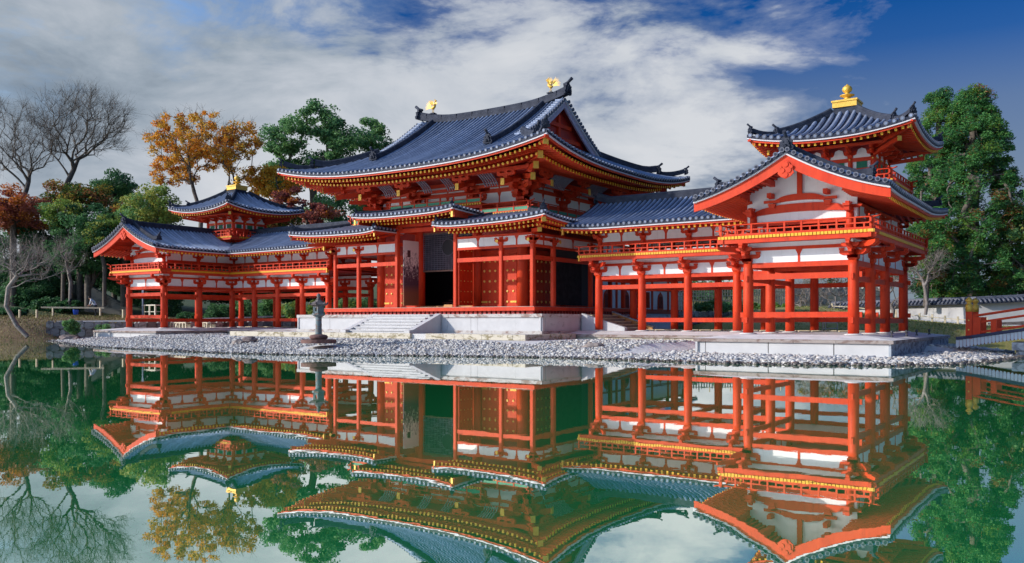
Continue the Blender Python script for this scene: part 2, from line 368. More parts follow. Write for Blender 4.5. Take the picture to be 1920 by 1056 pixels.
def wing_bracket(corner=False):
    """balcony bracket: base at column top (z=0 at 3.58), projects towards -Y"""
    mb = MB(); block(mb, 0, 0, 0, .19, .20)
    arm(mb, .20, .98, .16, .13); 
    for x in (-.41, 0, .41): block(mb, x, 0, .36, .09, .11)
    mb.prism([(0,0),(-.38,0),(-.52,.05),(-.60,.10),(-.60,.17),(0,.17)], (-.065,0,.20), (0,1,0), (0,0,1), (.13,0,0))
    block(mb, 0, -.50, .37, .09, .11)
    mb.prism([(.1,0),(-.72,0),(-.84,.05),(-.92,.10),(-.92,.17),(.1,.17)], (-.065,0,.48), (0,1,0), (0,0,1), (.13,0,0))
    arm(mb, .48, .62, .14, .11, 'x', (0,-.50)); 
    block(mb, 0, -.82, .65, .085, .11)
    if corner:
        mb.prism([(0,0),(-.9,0),(-1.10,.06),(-1.2,.12),(-1.2,.2),(0,.2)], (0,0,.46), (.7071,.7071,0), (0,0,1), (.09,-.09,0))
    return mb
def eave_bracket():
    mb = MB(); block(mb, 0, 0, 0, .15, .15); arm(mb, .15, .86, .13, .11)
    for x in (-.35, 0, .35): block(mb, x, 0, .28, .075, .09)
    mb.prism([(0,0),(-.28,0),(-.4,.05),(-.44,.12),(0,.13)], (-.055,0,.15), (0,1,0), (0,0,1), (.11,0,0))
    return mb
WB = lambda: shared(('bracket_w',), wing_bracket, [RED]); WBC = lambda: shared(('bracket_wc',), lambda: wing_bracket(True), [RED])
EB = lambda: shared(('bracket_e',), eave_bracket, [RED])

def strut_mesh(h, w=.09, d=.08):
    def f():
        mb = MB(); mb.prism([(-w*.5,0),(w*.5,0),(w*.5,h*.6),(w*1.0,h*.82),(w*1.5,h),(-w*1.5,h),(-w*1.0,h*.82),(-w*.5,h*.6)], (0,-d/2,0), (1,0,0), (0,0,1), (0,d,0)); return mb
    return shared(('strut', round(h,3), w, d), f, [RED])

def wall_band(root, p, q, z0, z1, nst=1, thick=.05, name='plaster_panel', strut=True, gap=.05):
    """white panels between p and q (world xy) split by nst struts"""
    p = V3(*p); q = V3(*q); L = np.linalg.norm(q-p); d = (q-p)/L; ang = math.atan2(d[1], d[0])
    n = nst+1; w = L/n
    for i in range(n):
        def f(): return MB().box(-w/2+.0, w/2-.0, -thick/2, thick/2, 0, z1-z0)
        me = shared(('panel', round(w,3), round(z1-z0,3), thick), f, [WHITE])
        c = p + d*(w*(i+.5)); put(name, me, root, (c[0], c[1], z0), ang)
    if strut:
        for i in range(1, n):
            c = p + d*(w*i); put('strut', strut_mesh(z1-z0), root, (c[0], c[1], z0), ang)

def hbeam(root, p, q, z0, z1, w=.12, name='tie_beam', mats=None, ext=0.0):
    p = V3(*p); q = V3(*q); d = (q-p)/np.linalg.norm(q-p); p = p-d*ext; q = q+d*ext
    mb = MB().beam((p[0],p[1],(z0+z1)/2), (q[0],q[1],(z0+z1)/2), w, z1-z0)
    return part(name, mb, mats or RED, root)

def railing(root, p, q, z, h=.43, sp=.62, ext0=.22, ext1=.22, green=False, r=.028, top_tip=True):
    """kōran railing from p to q with bottom, middle and round top rail, posts and short struts"""
    p = V3(*p); q = V3(*q); L = np.linalg.norm(q-p); d = (q-p)/L; ang = math.atan2(d[1], d[0])
    P3 = lambda s, zz: (p[0]+d[0]*s, p[1]+d[1]*s, zz)
    for k, (zz, hh, ww, e) in enumerate(((z+.03, .055, .075, .02), (z+h*.50, .045, .06, .7))):
        part('rail', MB().beam(P3(-ext0*e, zz), P3(L+ext1*e, zz), ww, hh), RED, root)
    ptsr = [P3(-ext0, z+h+.05), P3(-ext0*.4, z+h+.008), P3(0.05, z+h), P3(L-.05, z+h), P3(L+ext1*.4, z+h+.008), P3(L+ext1, z+h+.05)]
    part('rail', MB().tube(ptsr, r, 8), RED, root)
    n = max(1, round(L/sp)); 
    full = shared(('post', round(h,3)), lambda: MB().box(-.035,.035,-.035,.035,.055,h-.02), [RED])
    half = shared(('hpost', round(h,3)), lambda: MB().box(-.028,.028,-.028,.028,.055,h*.5-.02), [RED])
    for i in range(n+1):
        x, y, _ = P3(L*i/n, 0); put('baluster', full, root, (x, y, z), ang)
        if i < n and not green: x, y, _ = P3(L*(i+.5)/n, 0); put('short_baluster', half, root, (x, y, z), ang)
        if i < n and green:
            w = L/n-.07
            gp = shared(('green', round(w,3), round(h,3)), lambda: MB().box(-w/2,w/2,-.012,.012,.06,h*.5-.025), [GREEN])
            x, y, _ = P3(L*(i+.5)/n, 0); put('green_panel', gp, root, (x, y, z), ang)

def joists(root, p, q, z, out, depth=.9, sp=.135, s=.10, inn=None):
    """row of square joist ends with yellow painted faces between p and q (edge line), pointing along out"""
    p = V3(*p); q = V3(*q); L = np.linalg.norm(q-p); d = (q-p)/L; o = np.array(out, float); n = int(L/sp); mb = MB()
    for i in range(n+1):
        if abs(out[0]) > .5 and (i < 1 or i > n-1): continue
        c = p + d*(L*i/n); hw = s*.5
        a = c; e = c - o*depth
        mb.beam((a[0]-o[0]*.02,a[1]-o[1]*.02,z), (e[0],e[1],z), s, s, 0)
        mb.beam((a[0],a[1],z), (a[0]-o[0]*.025,a[1]-o[1]*.025,z), s+.008, s+.008, 1)
    part('joist_ends', mb, [RED, YEL], root, 'stuff')

# ------------------------------------------------------------------ roofs
def rib_prof(r, n=5): return [(-r*math.cos(math.pi*i/(n-1)), r*math.sin(math.pi*i/(n-1))*1.05) for i in range(n)]
class Roof:
    """roof over a field z = zf(x, y); faces are laid as strips of pan tiles with round tile rows on top"""
    def __init__(s, root, zf, thick=.13): s.root = root; s.zf = zf; s.bed = MB(); s.hid = MB(); s.thick = thick
    def face(s, axis, c, a0, a1, inw, length, start=lambda a: 0.0, sp=.3, r=.082, seg=9, visible=True, ends=True, tend=0.0):
        n = max(1, round(abs(a1-a0)/sp)); As = np.linspace(a0, a1, n+1)
        def P(a, t, dz=0.0):
            x, y = (a, c+inw*t) if axis == 'x' else (c+inw*t, a)
            return np.array([x, y, s.zf(x, y)+dz])
        rows = []
        for a in As:
            st = start(a); L = length(a); ts = np.linspace(st, max(L, st+.01), seg); rows.append([P(a, t) for t in ts])
        # pan tile bed and red soffit
        for i in range(n):
            A = rows[i]; B = rows[i+1]; vs = A + B; m = seg
            fs = [(k, k+1, m+k+1, m+k) for k in range(seg-1)]
            s.bed.add(vs, fs, 0, True)
            s.bed.add([v-np.array([0,0,s.thick]) for v in vs], fs, 1, True)
            for (k) in (0, seg-1):
                s.bed.add([A[k], B[k], B[k]-np.array([0,0,s.thick]), A[k]-np.array([0,0,s.thick])], [(0,1,2,3)], 0)
        # tile rows in the middle of each strip
        up = np.array([0,0,.015])
        for i in range(n):
            a = (As[i]+As[i+1])/2; st = start(a); L = length(a)
            if L-st < .12: continue
            k = max(3, min(seg, int((L-st)/.45)+2)); ts = np.linspace(st, L, k); pts = [P(a, t)+up for t in ts]
            mb = MB() if visible else s.hid
            mb.sweep(pts, rib_prof(r), 0, (0,0,1), False, False, True)
            if st < .01 and ends:
                d = (pts[0]-pts[1]); d /= np.linalg.norm(d); e = pts[0]+d*.03
                mb.sweep([e-d*.05+np.array([0,0,-.012]), e+np.array([0,0,-.012])], [(math.cos(2*math.pi*j/8)*r*1.12, math.sin(2*math.pi*j/8)*r*1.12) for j in range(8)], 1, (0,0,1), True, True, False)
                mb.sweep([e+np.array([0,0,-.012]), e+d*.012+np.array([0,0,-.012])], [(math.cos(2*math.pi*j/6)*r*.72, math.sin(2*math.pi*j/6)*r*.72) for j in range(6)], 0, (0,0,1), True, True, False)
            if visible: part('tile_row', mb, [TILE, TEND], s.root)
    def eave(s, axis, c, a0, a1, outw, inset=.03, rows=1, lip=True, boards=((.055,.085,'white_eave_edge'),)):
        """white painted edge and red fascia following the eave"""
        As = np.linspace(a0, a1, max(3, int(abs(a1-a0)/.6)+2))
        def P(a, dz, off): 
            x, y = (a, c+outw*off) if axis == 'x' else (c+outw*off, a)
            xx, yy = (a, c) if axis == 'x' else (c, a)
            return (x, y, s.zf(xx, yy)+dz)
        T = s.thick
        part('white_eave_edge', MB().sweep([P(a, -T-.028, -.06) for a in As], [(-.05,-.026),(.05,-.026),(.05,.026),(-.05,.026)], 0), EDGE, s.root)
        part('eave_fascia', MB().sweep([P(a, -T-.100, -.13) for a in As], [(-.045,-.04),(.045,-.04),(.045,.04),(-.045,.04)], 0), RED, s.root)
    def finish(s):
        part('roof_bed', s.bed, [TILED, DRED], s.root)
        if s.hid.v: part('tile_rows', s.hid, [TILE, TEND], s.root, 'stuff')

def raft(L, w, h, slope, tipm, rnd=False):
    """rafter along -Y: outer end at origin, rising inward along +Y"""
    def f():
        mb = MB(); e = .02
        if rnd:
            mb.tube([(0,e,e*slope),(0,L,L*slope)], w*.55, 7, 0); mb.tube([(0,0,0),(0,e,e*slope)], w*.60, 8, 1, smooth=False)
        else:
            mb.beam((0,e,e*slope),(0,L,L*slope), w, h, 0); mb.beam((0,0,0),(0,e,e*slope), w*1.08, h*1.08, 1)
        return mb
    return shared(('rafter', round(L,2), w, h, round(slope,3), rnd, tipm.name), f, [RED, tipm])
def rafters(root, zf, axis, c, a0, a1, inw, Lmax, inset, drop, sp, w, h, slope, tipm=YEL, rnd=False, corner=(True, True), visible=True):
    n = int(abs(a1-a0)/sp); mb = MB()
    for i in range(n+1):
        a = a0 + (a1-a0)*(i+.5)/(n+1)
        L = Lmax
        if corner[0]: L = min(L, abs(a-a0)+.05)
        if corner[1]: L = min(L, abs(a1-a)+.05)
        if L < .15: continue
        L = round(L*8)/8
        if L < .12: continue
        ex, ey = (a, c) if axis == 'x' else (c, a)
        x, y = (a, c+inw*inset) if axis == 'x' else (c+inw*inset, a)
        z = zf(ex, ey)+drop
        ang = {('x',1):0.0, ('x',-1):math.pi, ('y',1):-math.pi/2, ('y',-1):math.pi/2}[(axis, inw)]
        if visible: put('rafter', raft(L, w, h, slope, tipm, rnd), root, (x, y, z), ang)
        else:
            q = (x, y+inw*L, z+L*slope) if axis == 'x' else (x+inw*L, y, z+L*slope)
            mb.beam((x,y,z), q, w, h, 0)
            e_ = .02; t_ = (x, y-inw*e_, z) if axis == 'x' else (x-inw*e_, y, z)
            mb.beam(t_, (x,y,z), w*1.08, h*1.08, 1)
    if mb.v: part('rafters', mb, [RED, tipm], root, 'stuff')

RIDGE_PROF = lambda w, h: [(-w*.5,0),(w*.5,0),(w*.46,h*.30),(w*.40,h*.32),(w*.40,h*.62),(w*.34,h*.64),(w*.34,h*.80),(w*.22,h*.95),(0,h),(-w*.22,h*.95),(-w*.34,h*.80),(-w*.34,h*.64),(-w*.40,h*.62),(-w*.40,h*.32),(-w*.46,h*.30)]
def ridge(root, pts, w, h, name='ridge'):
    return part(name, MB().sweep(pts, RIDGE_PROF(w, h), 0, (0,0,1)), TILER, root)
def ogre_poly(k): return [(a*k, b*k) for a, b in ((-.30,0),(-.34,.14),(-.25,.22),(-.28,.40),(-.16,.42),(-.14,.56),(0,.62),(.14,.56),(.16,.42),(.28,.40),(.25,.22),(.34,.14),(.30,0))]
def ogre(root, pos, d, k=1.0, horn=True):
    """ogre end tile facing direction d (world xy)"""
    d = np.array([d[0], d[1], 0.0]); d /= np.linalg.norm(d); s = np.cross(d, (0,0,1)); p = np.array(pos, float)
    mb = MB(); mb.prism(ogre_poly(k), p, s, (0,0,1), d*.12*k, 0)
    mb.prism([(a*.6, b*.62+.1*k) for a, b in ogre_poly(k)], p+d*.12*k, s, (0,0,1), d*.08*k, 0)
    for e in (-1, 1): mb.tube([p+s*e*.10*k+d*.19*k+V3(0,0,.36*k), p+s*e*.10*k+d*.23*k+V3(0,0,.36*k)], .045*k, 6, 0)
    mb.tube([p+d*.18*k+V3(0,0,.2*k), p+d*.27*k+V3(0,0,.16*k)], .07*k, 6, 0)
    if horn: mb.tube([p-d*.15*k+V3(0,0,.52*k), p+d*.10*k+V3(0,0,.60*k), p+d*.34*k+V3(0,0,.78*k)], [.07*k,.075*k,.085*k], 8, 0)
    return part('ogre_tile', mb, TILER, root)

# ------------------------------------------------------------------ wing galleries
XA, XB, YA, YB, YV, X0, XM, YM = 17.87, 25.01, -5.57, 1.57, -10.95, 8.55, 21.44, -2.0
HW = 3.57
def hprof(t, H, p): return H*(p*t + (1-p)*t*t)
def wz(x, y):
    X = abs(x)
    if X < XA: D = min(y-YA, YB-y)
    elif y < YA: D = min(X-XA, XB-X)
    else: D = min(YB-y, XB-X, max(X-XA, y-YA))
    D = max(D, 0); t = D/HW
    z = 6.02 + hprof(t, 1.52, .55)
    # upswept outer corner and inner end
    cx = max(0, 1-(XB-X)/4.5); cy = max(0, 1-(YB-y)/4.5)
    z += .42*(cx*cy)**1.5*1.0
    if X > XA-.1: z += .10*max(0, 1-(y-YV)/2.5)**2
    if X < X0+2.5: z += .14*(1-(X-X0)/2.5)**2*(1-t)
    return z
WX = [9.815, 12.228, 14.641, 17.054, 19.467]; WXO = 23.421
WY = [-9.254, -6.588, -3.922]; WYB = -0.097
def wing(s, side_label, group):
    root = thing('gallery_wing', side_label, 'temple wing', (s*XM, -9.25, .854), group)
    S = lambda x, y, z=None: (s*x, y) if z is None else (s*x, y, z)
    front = [(x, -3.922) for x in WX]; inner = [(19.467, -9.254), (19.467, -6.588)]
    outer = [(WXO, -9.254), (WXO, -6.588), (WXO, -3.922), (WXO, WYB)]
    back = [(x, WYB) for x in WX]
    allc = front + inner + outer + back
    for x, y in allc:
        o = put('column', col_mesh(2.745, .2), root, (s*x, y, .86))
        put('base_stone', shared(('plinth',), lambda: MB().lathe((0,0,0), [(.34,0),(.34,.02),(.26,.05)], 14), [PLAT]), root, (s*x, y, .852))
    # tie beams -------------------------------------------------
    def run(pts, lo, mid=(2.94,3.15), head=(3.43,3.62)):
        for (a, b) in zip(pts[:-1], pts[1:]):
            pa, pb = (s*a[0], a[1]), (s*b[0], b[1])
            if lo: hbeam(root, pa, pb, lo[0], lo[1], .11)
            if mid: hbeam(root, pa, pb, mid[0], mid[1], .11)
            hbeam(root, pa, pb, head[0], head[1], .13, 'head_beam')
            wall_band(root, pa, pb, 3.62, 4.10, 1)
            hbeam(root, pa, pb, 4.10, 4.22, .12, 'upper_beam')
            wall_band(root, pa, pb, 4.22, 4.40, 1, strut=False)
    lofront = (1.30,1.50)
    run(front[1:], lofront); run(front[:2], None)
    run([(19.467,-9.254),(19.467,-6.588),(19.467,-3.922)], (1.30,1.48), (2.90,3.10))
    run([(19.467,-9.254),(WXO,-9.254)], (1.50,1.71), (2.97,3.19))
    run([(WXO,-9.254),(WXO,-6.588),(WXO,-3.922),(WXO,WYB)], (1.26,1.46), (2.86,3.06))
    run(back + [(WXO, WYB)], (1.30,1.50))
    hbeam(root, S(19.467,-3.922), S(WXO,-3.922), 3.43, 3.62, .13, 'cross_beam')
    hbeam(root, S(19.467,-6.588), S(WXO,-6.588), 3.43, 3.62, .13, 'cross_beam')
    for x in WX[:4]: hbeam(root, S(x,-3.922), S(x,WYB), 3.38, 3.58, .13, 'cross_beam'); hbeam(root, S(x,-3.922), S(x,WYB), 2.98, 3.15, .10, 'cross_beam')
    # wedges where the ties pass through the columns
    wd = shared(('wedge',), lambda: MB().box(-.045,.045,-.03,.03,-.11,.11), [RED])
    nose = shared(('nose',), lambda: MB().box(-.055,.055,-.055,.055,-.1,.1), [RED])
    for (x, y) in [(19.467,-9.254),(WXO,-9.254)]:
        for zz in (1.40, 3.02): put('tie_wedge', wd, root, (s*x, y-.22, zz))
    for (x, y) in ((WXO,-9.254),(WXO,-6.588),(WXO,-3.922),(WXO,WYB)):
        put('tie_nose', nose, root, (s*(x+.25), y, 1.60)); put('tie_nose', nose, root, (s*(x+.25), y, 3.08))
    for (x, y) in [(19.467,-9.254)]: put('tie_nose', nose, root, (s*(x-.25), y, 1.60)); put('tie_nose', nose, root, (s*(x-.25), y, 3.08))
    # bracket sets ----------------------------------------------
    zc = 3.60
    for x, y in front[1:4]: put('bracket_set', WB(), root, (s*x, y, zc))
    put('bracket_set', WBC() if s < 0 else shared(('bwcm',), lambda: mirx(wing_bracket(True)), [RED]), root, (s*WX[0], -3.922, zc))
    A_out = -math.pi/2*s*-1   # faces outer side (+s x)
    for x, y in outer[1:3]: put('bracket_set', WB(), root, (s*x, y, zc), math.pi/2*s)
    for x, y in [inner[1]]: put('bracket_set', WB(), root, (s*x, y, zc), -math.pi/2*s)
    for (x, y, face) in ((19.467,-9.254,-1),(WXO,-9.254,1)):
        put('bracket_set', WB(), root, (s*x, y, zc)); put('bracket_set', WB(), root, (s*x, y, zc), face*math.pi/2*s)
        ux = face*s
        mb = MB().prism([(0,0),(1.0,0),(1.2,.05),(1.34,.12),(1.34,.2),(0,.2)], (s*x, y, zc+.46), (ux*.7071,-.7071,0), (0,0,1), (.09,ux*.09,0))
        mb.prism([(0,0),(.55,0),(.7,.05),(.8,.12),(.8,.17),(0,.17)], (s*x, y, zc+.2), (ux*.7071,-.7071,0), (0,0,1), (.09,ux*.09,0))
        part('corner_bracket_arm', mb, RED, root)
    put('bracket_set', WB(), root, (s*WXO, WYB, zc), math.pi/2*s); put('bracket_set', WB(), root, (s*WXO, WYB, zc), math.pi)
    for x, y in back[:-1]: put('bracket_set', WB(), root, (s*x, y, zc), math.pi)
    put('bracket_set', WB(), root, (s*19.467, -3.922, zc)); put('bracket_set', WB(), root, (s*19.467, -3.922, zc), -math.pi/2*s)
    # balcony ---------------------------------------------------
    o = .86
    loop = [(X0+.55, -3.922-o), (19.467-o, -3.922-o), (19.467-o, -9.254-o), (WXO+o, -9.254-o), (WXO+o, WYB+o), (X0+.55, WYB+o)]
    outs = [(0,-1), (-1,0), (0,-1), (1,0), (0,1)]
    for i in range(5):
        p, q = loop[i], loop[i+1]; ov = (outs[i][0]*s, outs[i][1])
        ps, qs = (s*p[0], p[1]), (s*q[0], q[1])
        inn = .07
        e0 = .0
        pb = (ps[0]-ov[0]*.10, ps[1]-ov[1]*.10); qb = (qs[0]-ov[0]*.10, qs[1]-ov[1]*.10)
        hbeam(root, pb, qb, 4.36, 4.53, .12, 'balcony_beam', ext=(.10 if i in (2,3) else 0))
        joists(root, ps, qs, 4.585, ov, depth=.8)
        pr = (ps[0]-ov[0]*.08, ps[1]-ov[1]*.08); qr = (qs[0]-ov[0]*.08, qs[1]-ov[1]*.08)
        ex = .26
        railing(root, pr, qr, 4.67, .41, .62, ext0=(ex if i != 1 and i != 4 else 0.05), ext1=(ex if i in (2,3) else 0.05))
    # floor deck of the upper storey
    mb = MB(); mb.box(s*(X0+.55), s*(WXO+o-.03), -3.922-o+.03, WYB+o-.03, 4.635, 4.67); mb.box(s*(19.467-o+.03), s*(WXO+o-.03), -9.254-o+.03, -3.922-o+.03, 4.635, 4.67)
    part('balcony_deck', mb, RED, root)
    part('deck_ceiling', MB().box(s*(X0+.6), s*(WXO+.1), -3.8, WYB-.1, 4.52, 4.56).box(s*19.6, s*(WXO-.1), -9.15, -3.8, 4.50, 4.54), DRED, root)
    part('corner_tip', MB().box(s*(WXO+o+.02), s*(WXO+o-.14), -9.254-o-.02, -9.254-o+.14, 4.53, 4.64), GOLD, root)
    part('corner_tip', MB().box(s*(X0+.53), s*(X0+.60), -3.922-o+.02, -3.922-o+.2, 4.36, 4.53), YEL, root)
    # upper storey ----------------------------------------------
    def upc(x, y):
        X = x; i = .16
        if (x, y) in outer or x == WXO: X = x-i
        if x == 19.467 and y < -4: X = x+i
        Y = y + (i if y < -4 or y == -3.922 and X <= 19.467+.2 and x != WXO else 0) if y <= -3.9 and not (x == 19.467 and -8 < y < -4) and not (x == WXO and y > -9) else y
        if y == WYB: Y = y-i
        return (X, Y)
    U = {c_: upc(*c_) for c_ in set(allc)}
    for c_, (X, Y) in U.items():
        put('upper_column', col_mesh(.78, .15, 14), root, (s*X, Y, 4.66))
    def uprun(cs, face):
        pts = [U[c_] for c_ in cs]
        for a, b2 in zip(pts[:-1], pts[1:]):
            pa, pb = (s*a[0], a[1]), (s*b2[0], b2[1])
            hbeam(root, pa, pb, 5.18, 5.34, .10, 'lintel')
            wall_band(root, pa, pb, 5.34, 5.78, 1)
            hbeam(root, pa, pb, 5.78, 5.90, .11, 'wall_plate')
        for X, Y in pts: put('eave_bracket', EB(), root, (s*X, Y, 5.40), face)
    uprun(front, 0.0); uprun([(19.467,-9.254),(19.467,-6.588),(19.467,-3.922)], -math.pi/2*s)
    uprun(outer, math.pi/2*s); uprun(back+[(WXO,WYB)], math.pi)
    # front gable -----------------------------------------------
    yg = U[(19.467,-9.254)][1]; xl, xr = U[(19.467,-9.254)][0], U[(WXO,-9.254)][0]
    g = lambda x0, x1, z0, z1, y0, y1: MB().box(s*x0, s*x1, y0, y1, z0, z1)
    part('lintel', g(xl, xr, 5.06, 5.22, yg-.06, yg+.06), RED, root)
    # white gable wall following the roof
    xs_ = np.linspace(xl-.25, xr+.25, 15)
    poly = [(s*x, wz(x, yg)-.16) for x in xs_]; poly = [(s*(xl-.25), 5.22)] + poly + [(s*(xr+.25), 5.22)]
    part('gable_wall', MB().prism(poly, (0,yg-.01,0), (1,0,0), (0,0,1), (0,.04,0)), WHITE, root)
    def rainbow(x0, x1, z, h, rise):
        xx = np.linspace(x0, x1, 11); c0 = (x0+x1)/2; hw = (x1-x0)/2
        topp = [(s*x, z+h+rise*(1-abs((x-c0)/hw)**3)) for x in xx]; bot = [(s*x, z+rise*.35*(1-abs((x-c0)/hw)**2)) for x in xx[::-1]]
        part('rainbow_beam', MB().prism(topp+bot, (0,yg-.10,0), (1,0,0), (0,0,1), (0,.09,0)), RED, root)
    rainbow(xl, xr, 5.46, .14, .26); rainbow(XM-.92, XM+.92, 5.92, .12, .18)
    part('gable_strut', g(XM-.09, XM+.09, 6.2, 7.2, yg-.13, yg-.02), RED, root)
    for dx in (-1.05, 1.05): part('gable_bracket', MB().taper(s*(XM+dx), yg-.09, 5.72, 5.9, .10,.07,.15,.09).box(s*(XM+dx-.32), s*(XM+dx+.32), yg-.14, yg-.04, 5.93, 6.03).box(s*(XM+dx)-.08, s*(XM+dx)+.08, yg-.5, yg-.02, 6.1, 6.28), RED, root)
    # purlins carrying the overhanging verge
    for dx, zz in ((-2.05, 5.82), (-1.05, 6.34), (0, 7.0), (1.05, 6.34), (2.05, 5.82)):
        zt = wz(XM+dx, yg)-.17
        part('purlin', MB().box(s*(XM+dx-.09), s*(XM+dx+.09), YV+.18, yg, zt-.22, zt), RED, root)
    for c_ in ((19.467,-9.254),(WXO,-9.254)):
        X, Y = U[c_]; part('purlin_bracket', MB().box(s*X-.10, s*X+.10, Y-.55, Y, 5.42, 5.58).box(s*X-.12, s*X+.12, Y-.62, Y-.3, 5.58, 5.68), RED, root)
    # bargeboards, white verge, gegyo ------------------------------
    for e in (-1, 1):
        xx = [XM + e*(HW+.0)*k/12 for k in range(13)]
        zz = [wz(XM+e*min(HW, HW*k/12), YV) for k in range(13)]
        topl = [(s*x, z-.20) for x, z in zip(xx, zz)]; botl = [(s*x, z-.20-.42+.10*(k/12)) for k, (x, z) in enumerate(zip(xx, zz))][::-1]
        part('bargeboard', MB().prism(topl+botl, (0,YV+.10,0), (1,0,0), (0,0,1), (0,.09,0)), RED, root)
        part('white_verge', MB().prism([(a, b2+.06) for a, b2 in topl]+[(a, b2) for a, b2 in topl[::-1]], (0,YV+.02,0), (1,0,0), (0,0,1), (0,.10,0)), EDGE, root)
    gz = wz(XM, YV)-.66
    gy = MB(); q = lambda x, z, r, d=.07: gy.prism([(math.cos(2*math.pi*i/12)*r, math.sin(2*math.pi*i/12)*r) for i in range(12)], (s*(XM+x), YV+.02, gz+z), (1,0,0), (0,0,1), (0,d,0))
    gy.prism([(-.10,.20),(.10,.20),(.20,.05),(.30,.02),(.26,-.10),(.30,-.22),(.18,-.34),(.0,-.42),(-.18,-.34),(-.30,-.22),(-.26,-.10),(-.30,.02),(-.20,.05)], (s*XM, YV+.05, gz), (1,0,0), (0,0,1), (0,.05,0))
    q(0,.10,.10,.09); q(-.12,-.12,.09); q(.12,-.12,.09); q(0,-.28,.09); q(-.20,0,.07); q(.20,0,.07)
    part('gable_pendant', gy, RED, root)
    # roof --------------------------------------------------------
    rf = Roof(root, wz)
    full = lambda a: HW
    rf.face('x', YA, s*(X0+.02), s*XA, 1, full, sp=.285)
    rf.face('x', YA, s*XA, s*XM, 1, full, start=lambda a: abs(a)-XA, sp=.285)
    vis_in, vis_out = (s < 0), (s > 0)
    rf.face('y', s*XA, YV, YA, s, full, sp=.285, visible=True)
    rf.face('y', s*XA, YA, YM, s, full, start=lambda a: a-YA, sp=.285, visible=True)
    rf.face('y', s*XB, YV, YM, -s, full, sp=.285, visible=vis_out)
    rf.face('y', s*XB, YM, YB, -s, lambda a: max(.02, YB-a), sp=.285, visible=vis_out)
    rf.face('x', YB, s*(X0+.02), s*XM, -1, full, sp=.285, visible=False)
    rf.face('x', YB, s*XM, s*XB, -1, lambda a: max(.02, XB-abs(a)), sp=.285, visible=False)
    rf.finish()
    rf.eave('x', YA, s*X0, s*XA, -1); rf.eave('y', s*XA, YV+.1, YA, -s); rf.eave('y', s*XB, YV+.1, YB, s); rf.eave('x', YB, s*X0, s*XB, 1)
    # verge tiles
    for e in (-1, 1):
        n = 15
        for k in range(n):
            D = HW*(k+.6)/n; x = XM + e*(HW-D); z = wz(XM+e*(HW-D), YV)+.02
            mb = MB().tube([(s*x, YV-.06, z), (s*x, YV+.5, z)], .072, 8, 0); mb.tube([(s*x, YV-.09, z), (s*x, YV-.05, z)], .088, 12, 1, smooth=False); mb.tube([(s*x, YV-.10, z), (s*x, YV-.09, z)], .052, 10, 2, smooth=False)
            part('verge_tile', mb, [TILE, TEND, TILED], root)
        part('verge_pan', MB().sweep([(s*(XM+e*HW*k/12), YV+.02, wz(XM+e*min(HW, HW*k/12), YV)-.075) for k in range(13)], [(-.06,-.055),(.06,-.055),(.06,.055),(-.06,.055)], 0), TILED, root)
        xx = [XM + e*(HW-.75)*k/10 for k in range(11)]
        pts = [(s*x, YV+.78, wz(x, YV+.8)+.05+ (.10*max(0,k-8) if k > 8 else 0)) for k, x in enumerate(xx)]
        ridge(root, pts, .26, .26, 'descending_ridge'); ogre(root, (pts[-1][0], pts[-1][1], pts[-1][2]-.03), (e*s, 0), .62)
        pts = [(s*(XM+e*(HW*k/10)), YV+.38, wz(XM+e*HW*k/10, YV+.4)+.03) for k in range(10)]
        part('verge_row', MB().sweep(pts, rib_prof(.09), 0, (0,0,1), False, False, True), TILE, root)
    # main ridges
    rb = wz(14, YM)-.06
    pts = [(s*x, YM, rb+.02+(.32*max(0, 1-(x-X0)/1.2)**2)) for x in np.linspace(X0+.05, 20.4, 16)]
    ridge(root, pts, .30, .42); ogre(root, (s*(X0+.05), YM, rb+.12), (-s, 0), .62)
    pts = [(s*XM, y, rb+.02+(.20*max(0, 1-(y-YV)/1.6)**2)) for y in np.linspace(YV+.12, -3.0, 14)]
    ridge(root, pts, .30, .40); ogre(root, (s*XM, YV+.16, rb+.12), (0, -1), .85)
    pts = [(s*(XM+k*(HW-.35)/10), YM+k*(HW-.35)/10, wz(XM+k*(HW-.35)/10, YM+k*(HW-.35)/10)+.0+.012*max(0,k-6)**2) for k in range(4, 11)]
    ridge(root, pts, .26, .28, 'hip_ridge'); ogre(root, pts[-1], (s, 1), .6)
    part('gable_end_ridge', MB().sweep([(s*(X0+.1), YM+e_, wz(X0+.1, YM+e_)+.02) for e_ in np.linspace(-3.4, 3.4, 15)], rib_prof(.1), 0, (0,0,1), False, False, True), TILER, root)
    # rafters
    kw = dict(Lmax=1.55, inset=.20, drop=-.325, sp=.27, w=.09, h=.11, slope=.22)
    rafters(root, wz, 'x', YA, s*(X0+.15), s*XA, 1, corner=(False, False), **kw)
    rafters(root, wz, 'y', s*XA, YV+.4, YA, s, corner=(False, False), visible=s < 0, **kw)
    rafters(root, wz, 'y', s*XB, YV+.4, YB, -s, corner=(False, True), visible=s > 0, **kw)
    rafters(root, wz, 'x', YB, s*X0, s*XB, -1, corner=(False, True), visible=False, **kw)
    # verge soffit boards seen from below
    mb = MB()
    for e in (-1, 1):
        for k in range(1, 24):
            D = HW*k/24; x = XM+e*(HW-D); z = wz(x, YV+1)-.20
            mb.box(s*x-.03, s*x+.03, YV+.2, yg-.03, z-.05, z)
    part('verge_battens', mb, RED, root, 'stuff')
    part('eave_end_plate', MB().box(s*X0, s*(X0+.08), YA+.08, YA+.2, wz(X0+.05,YA)-.5, wz(X0+.05,YA)-.22), GOLD, root)
    return root
def mirx(mb):
    mb.v = [(-x, y, z) for x, y, z in mb.v]; mb.f = [f[::-1] for f in mb.f]; return mb

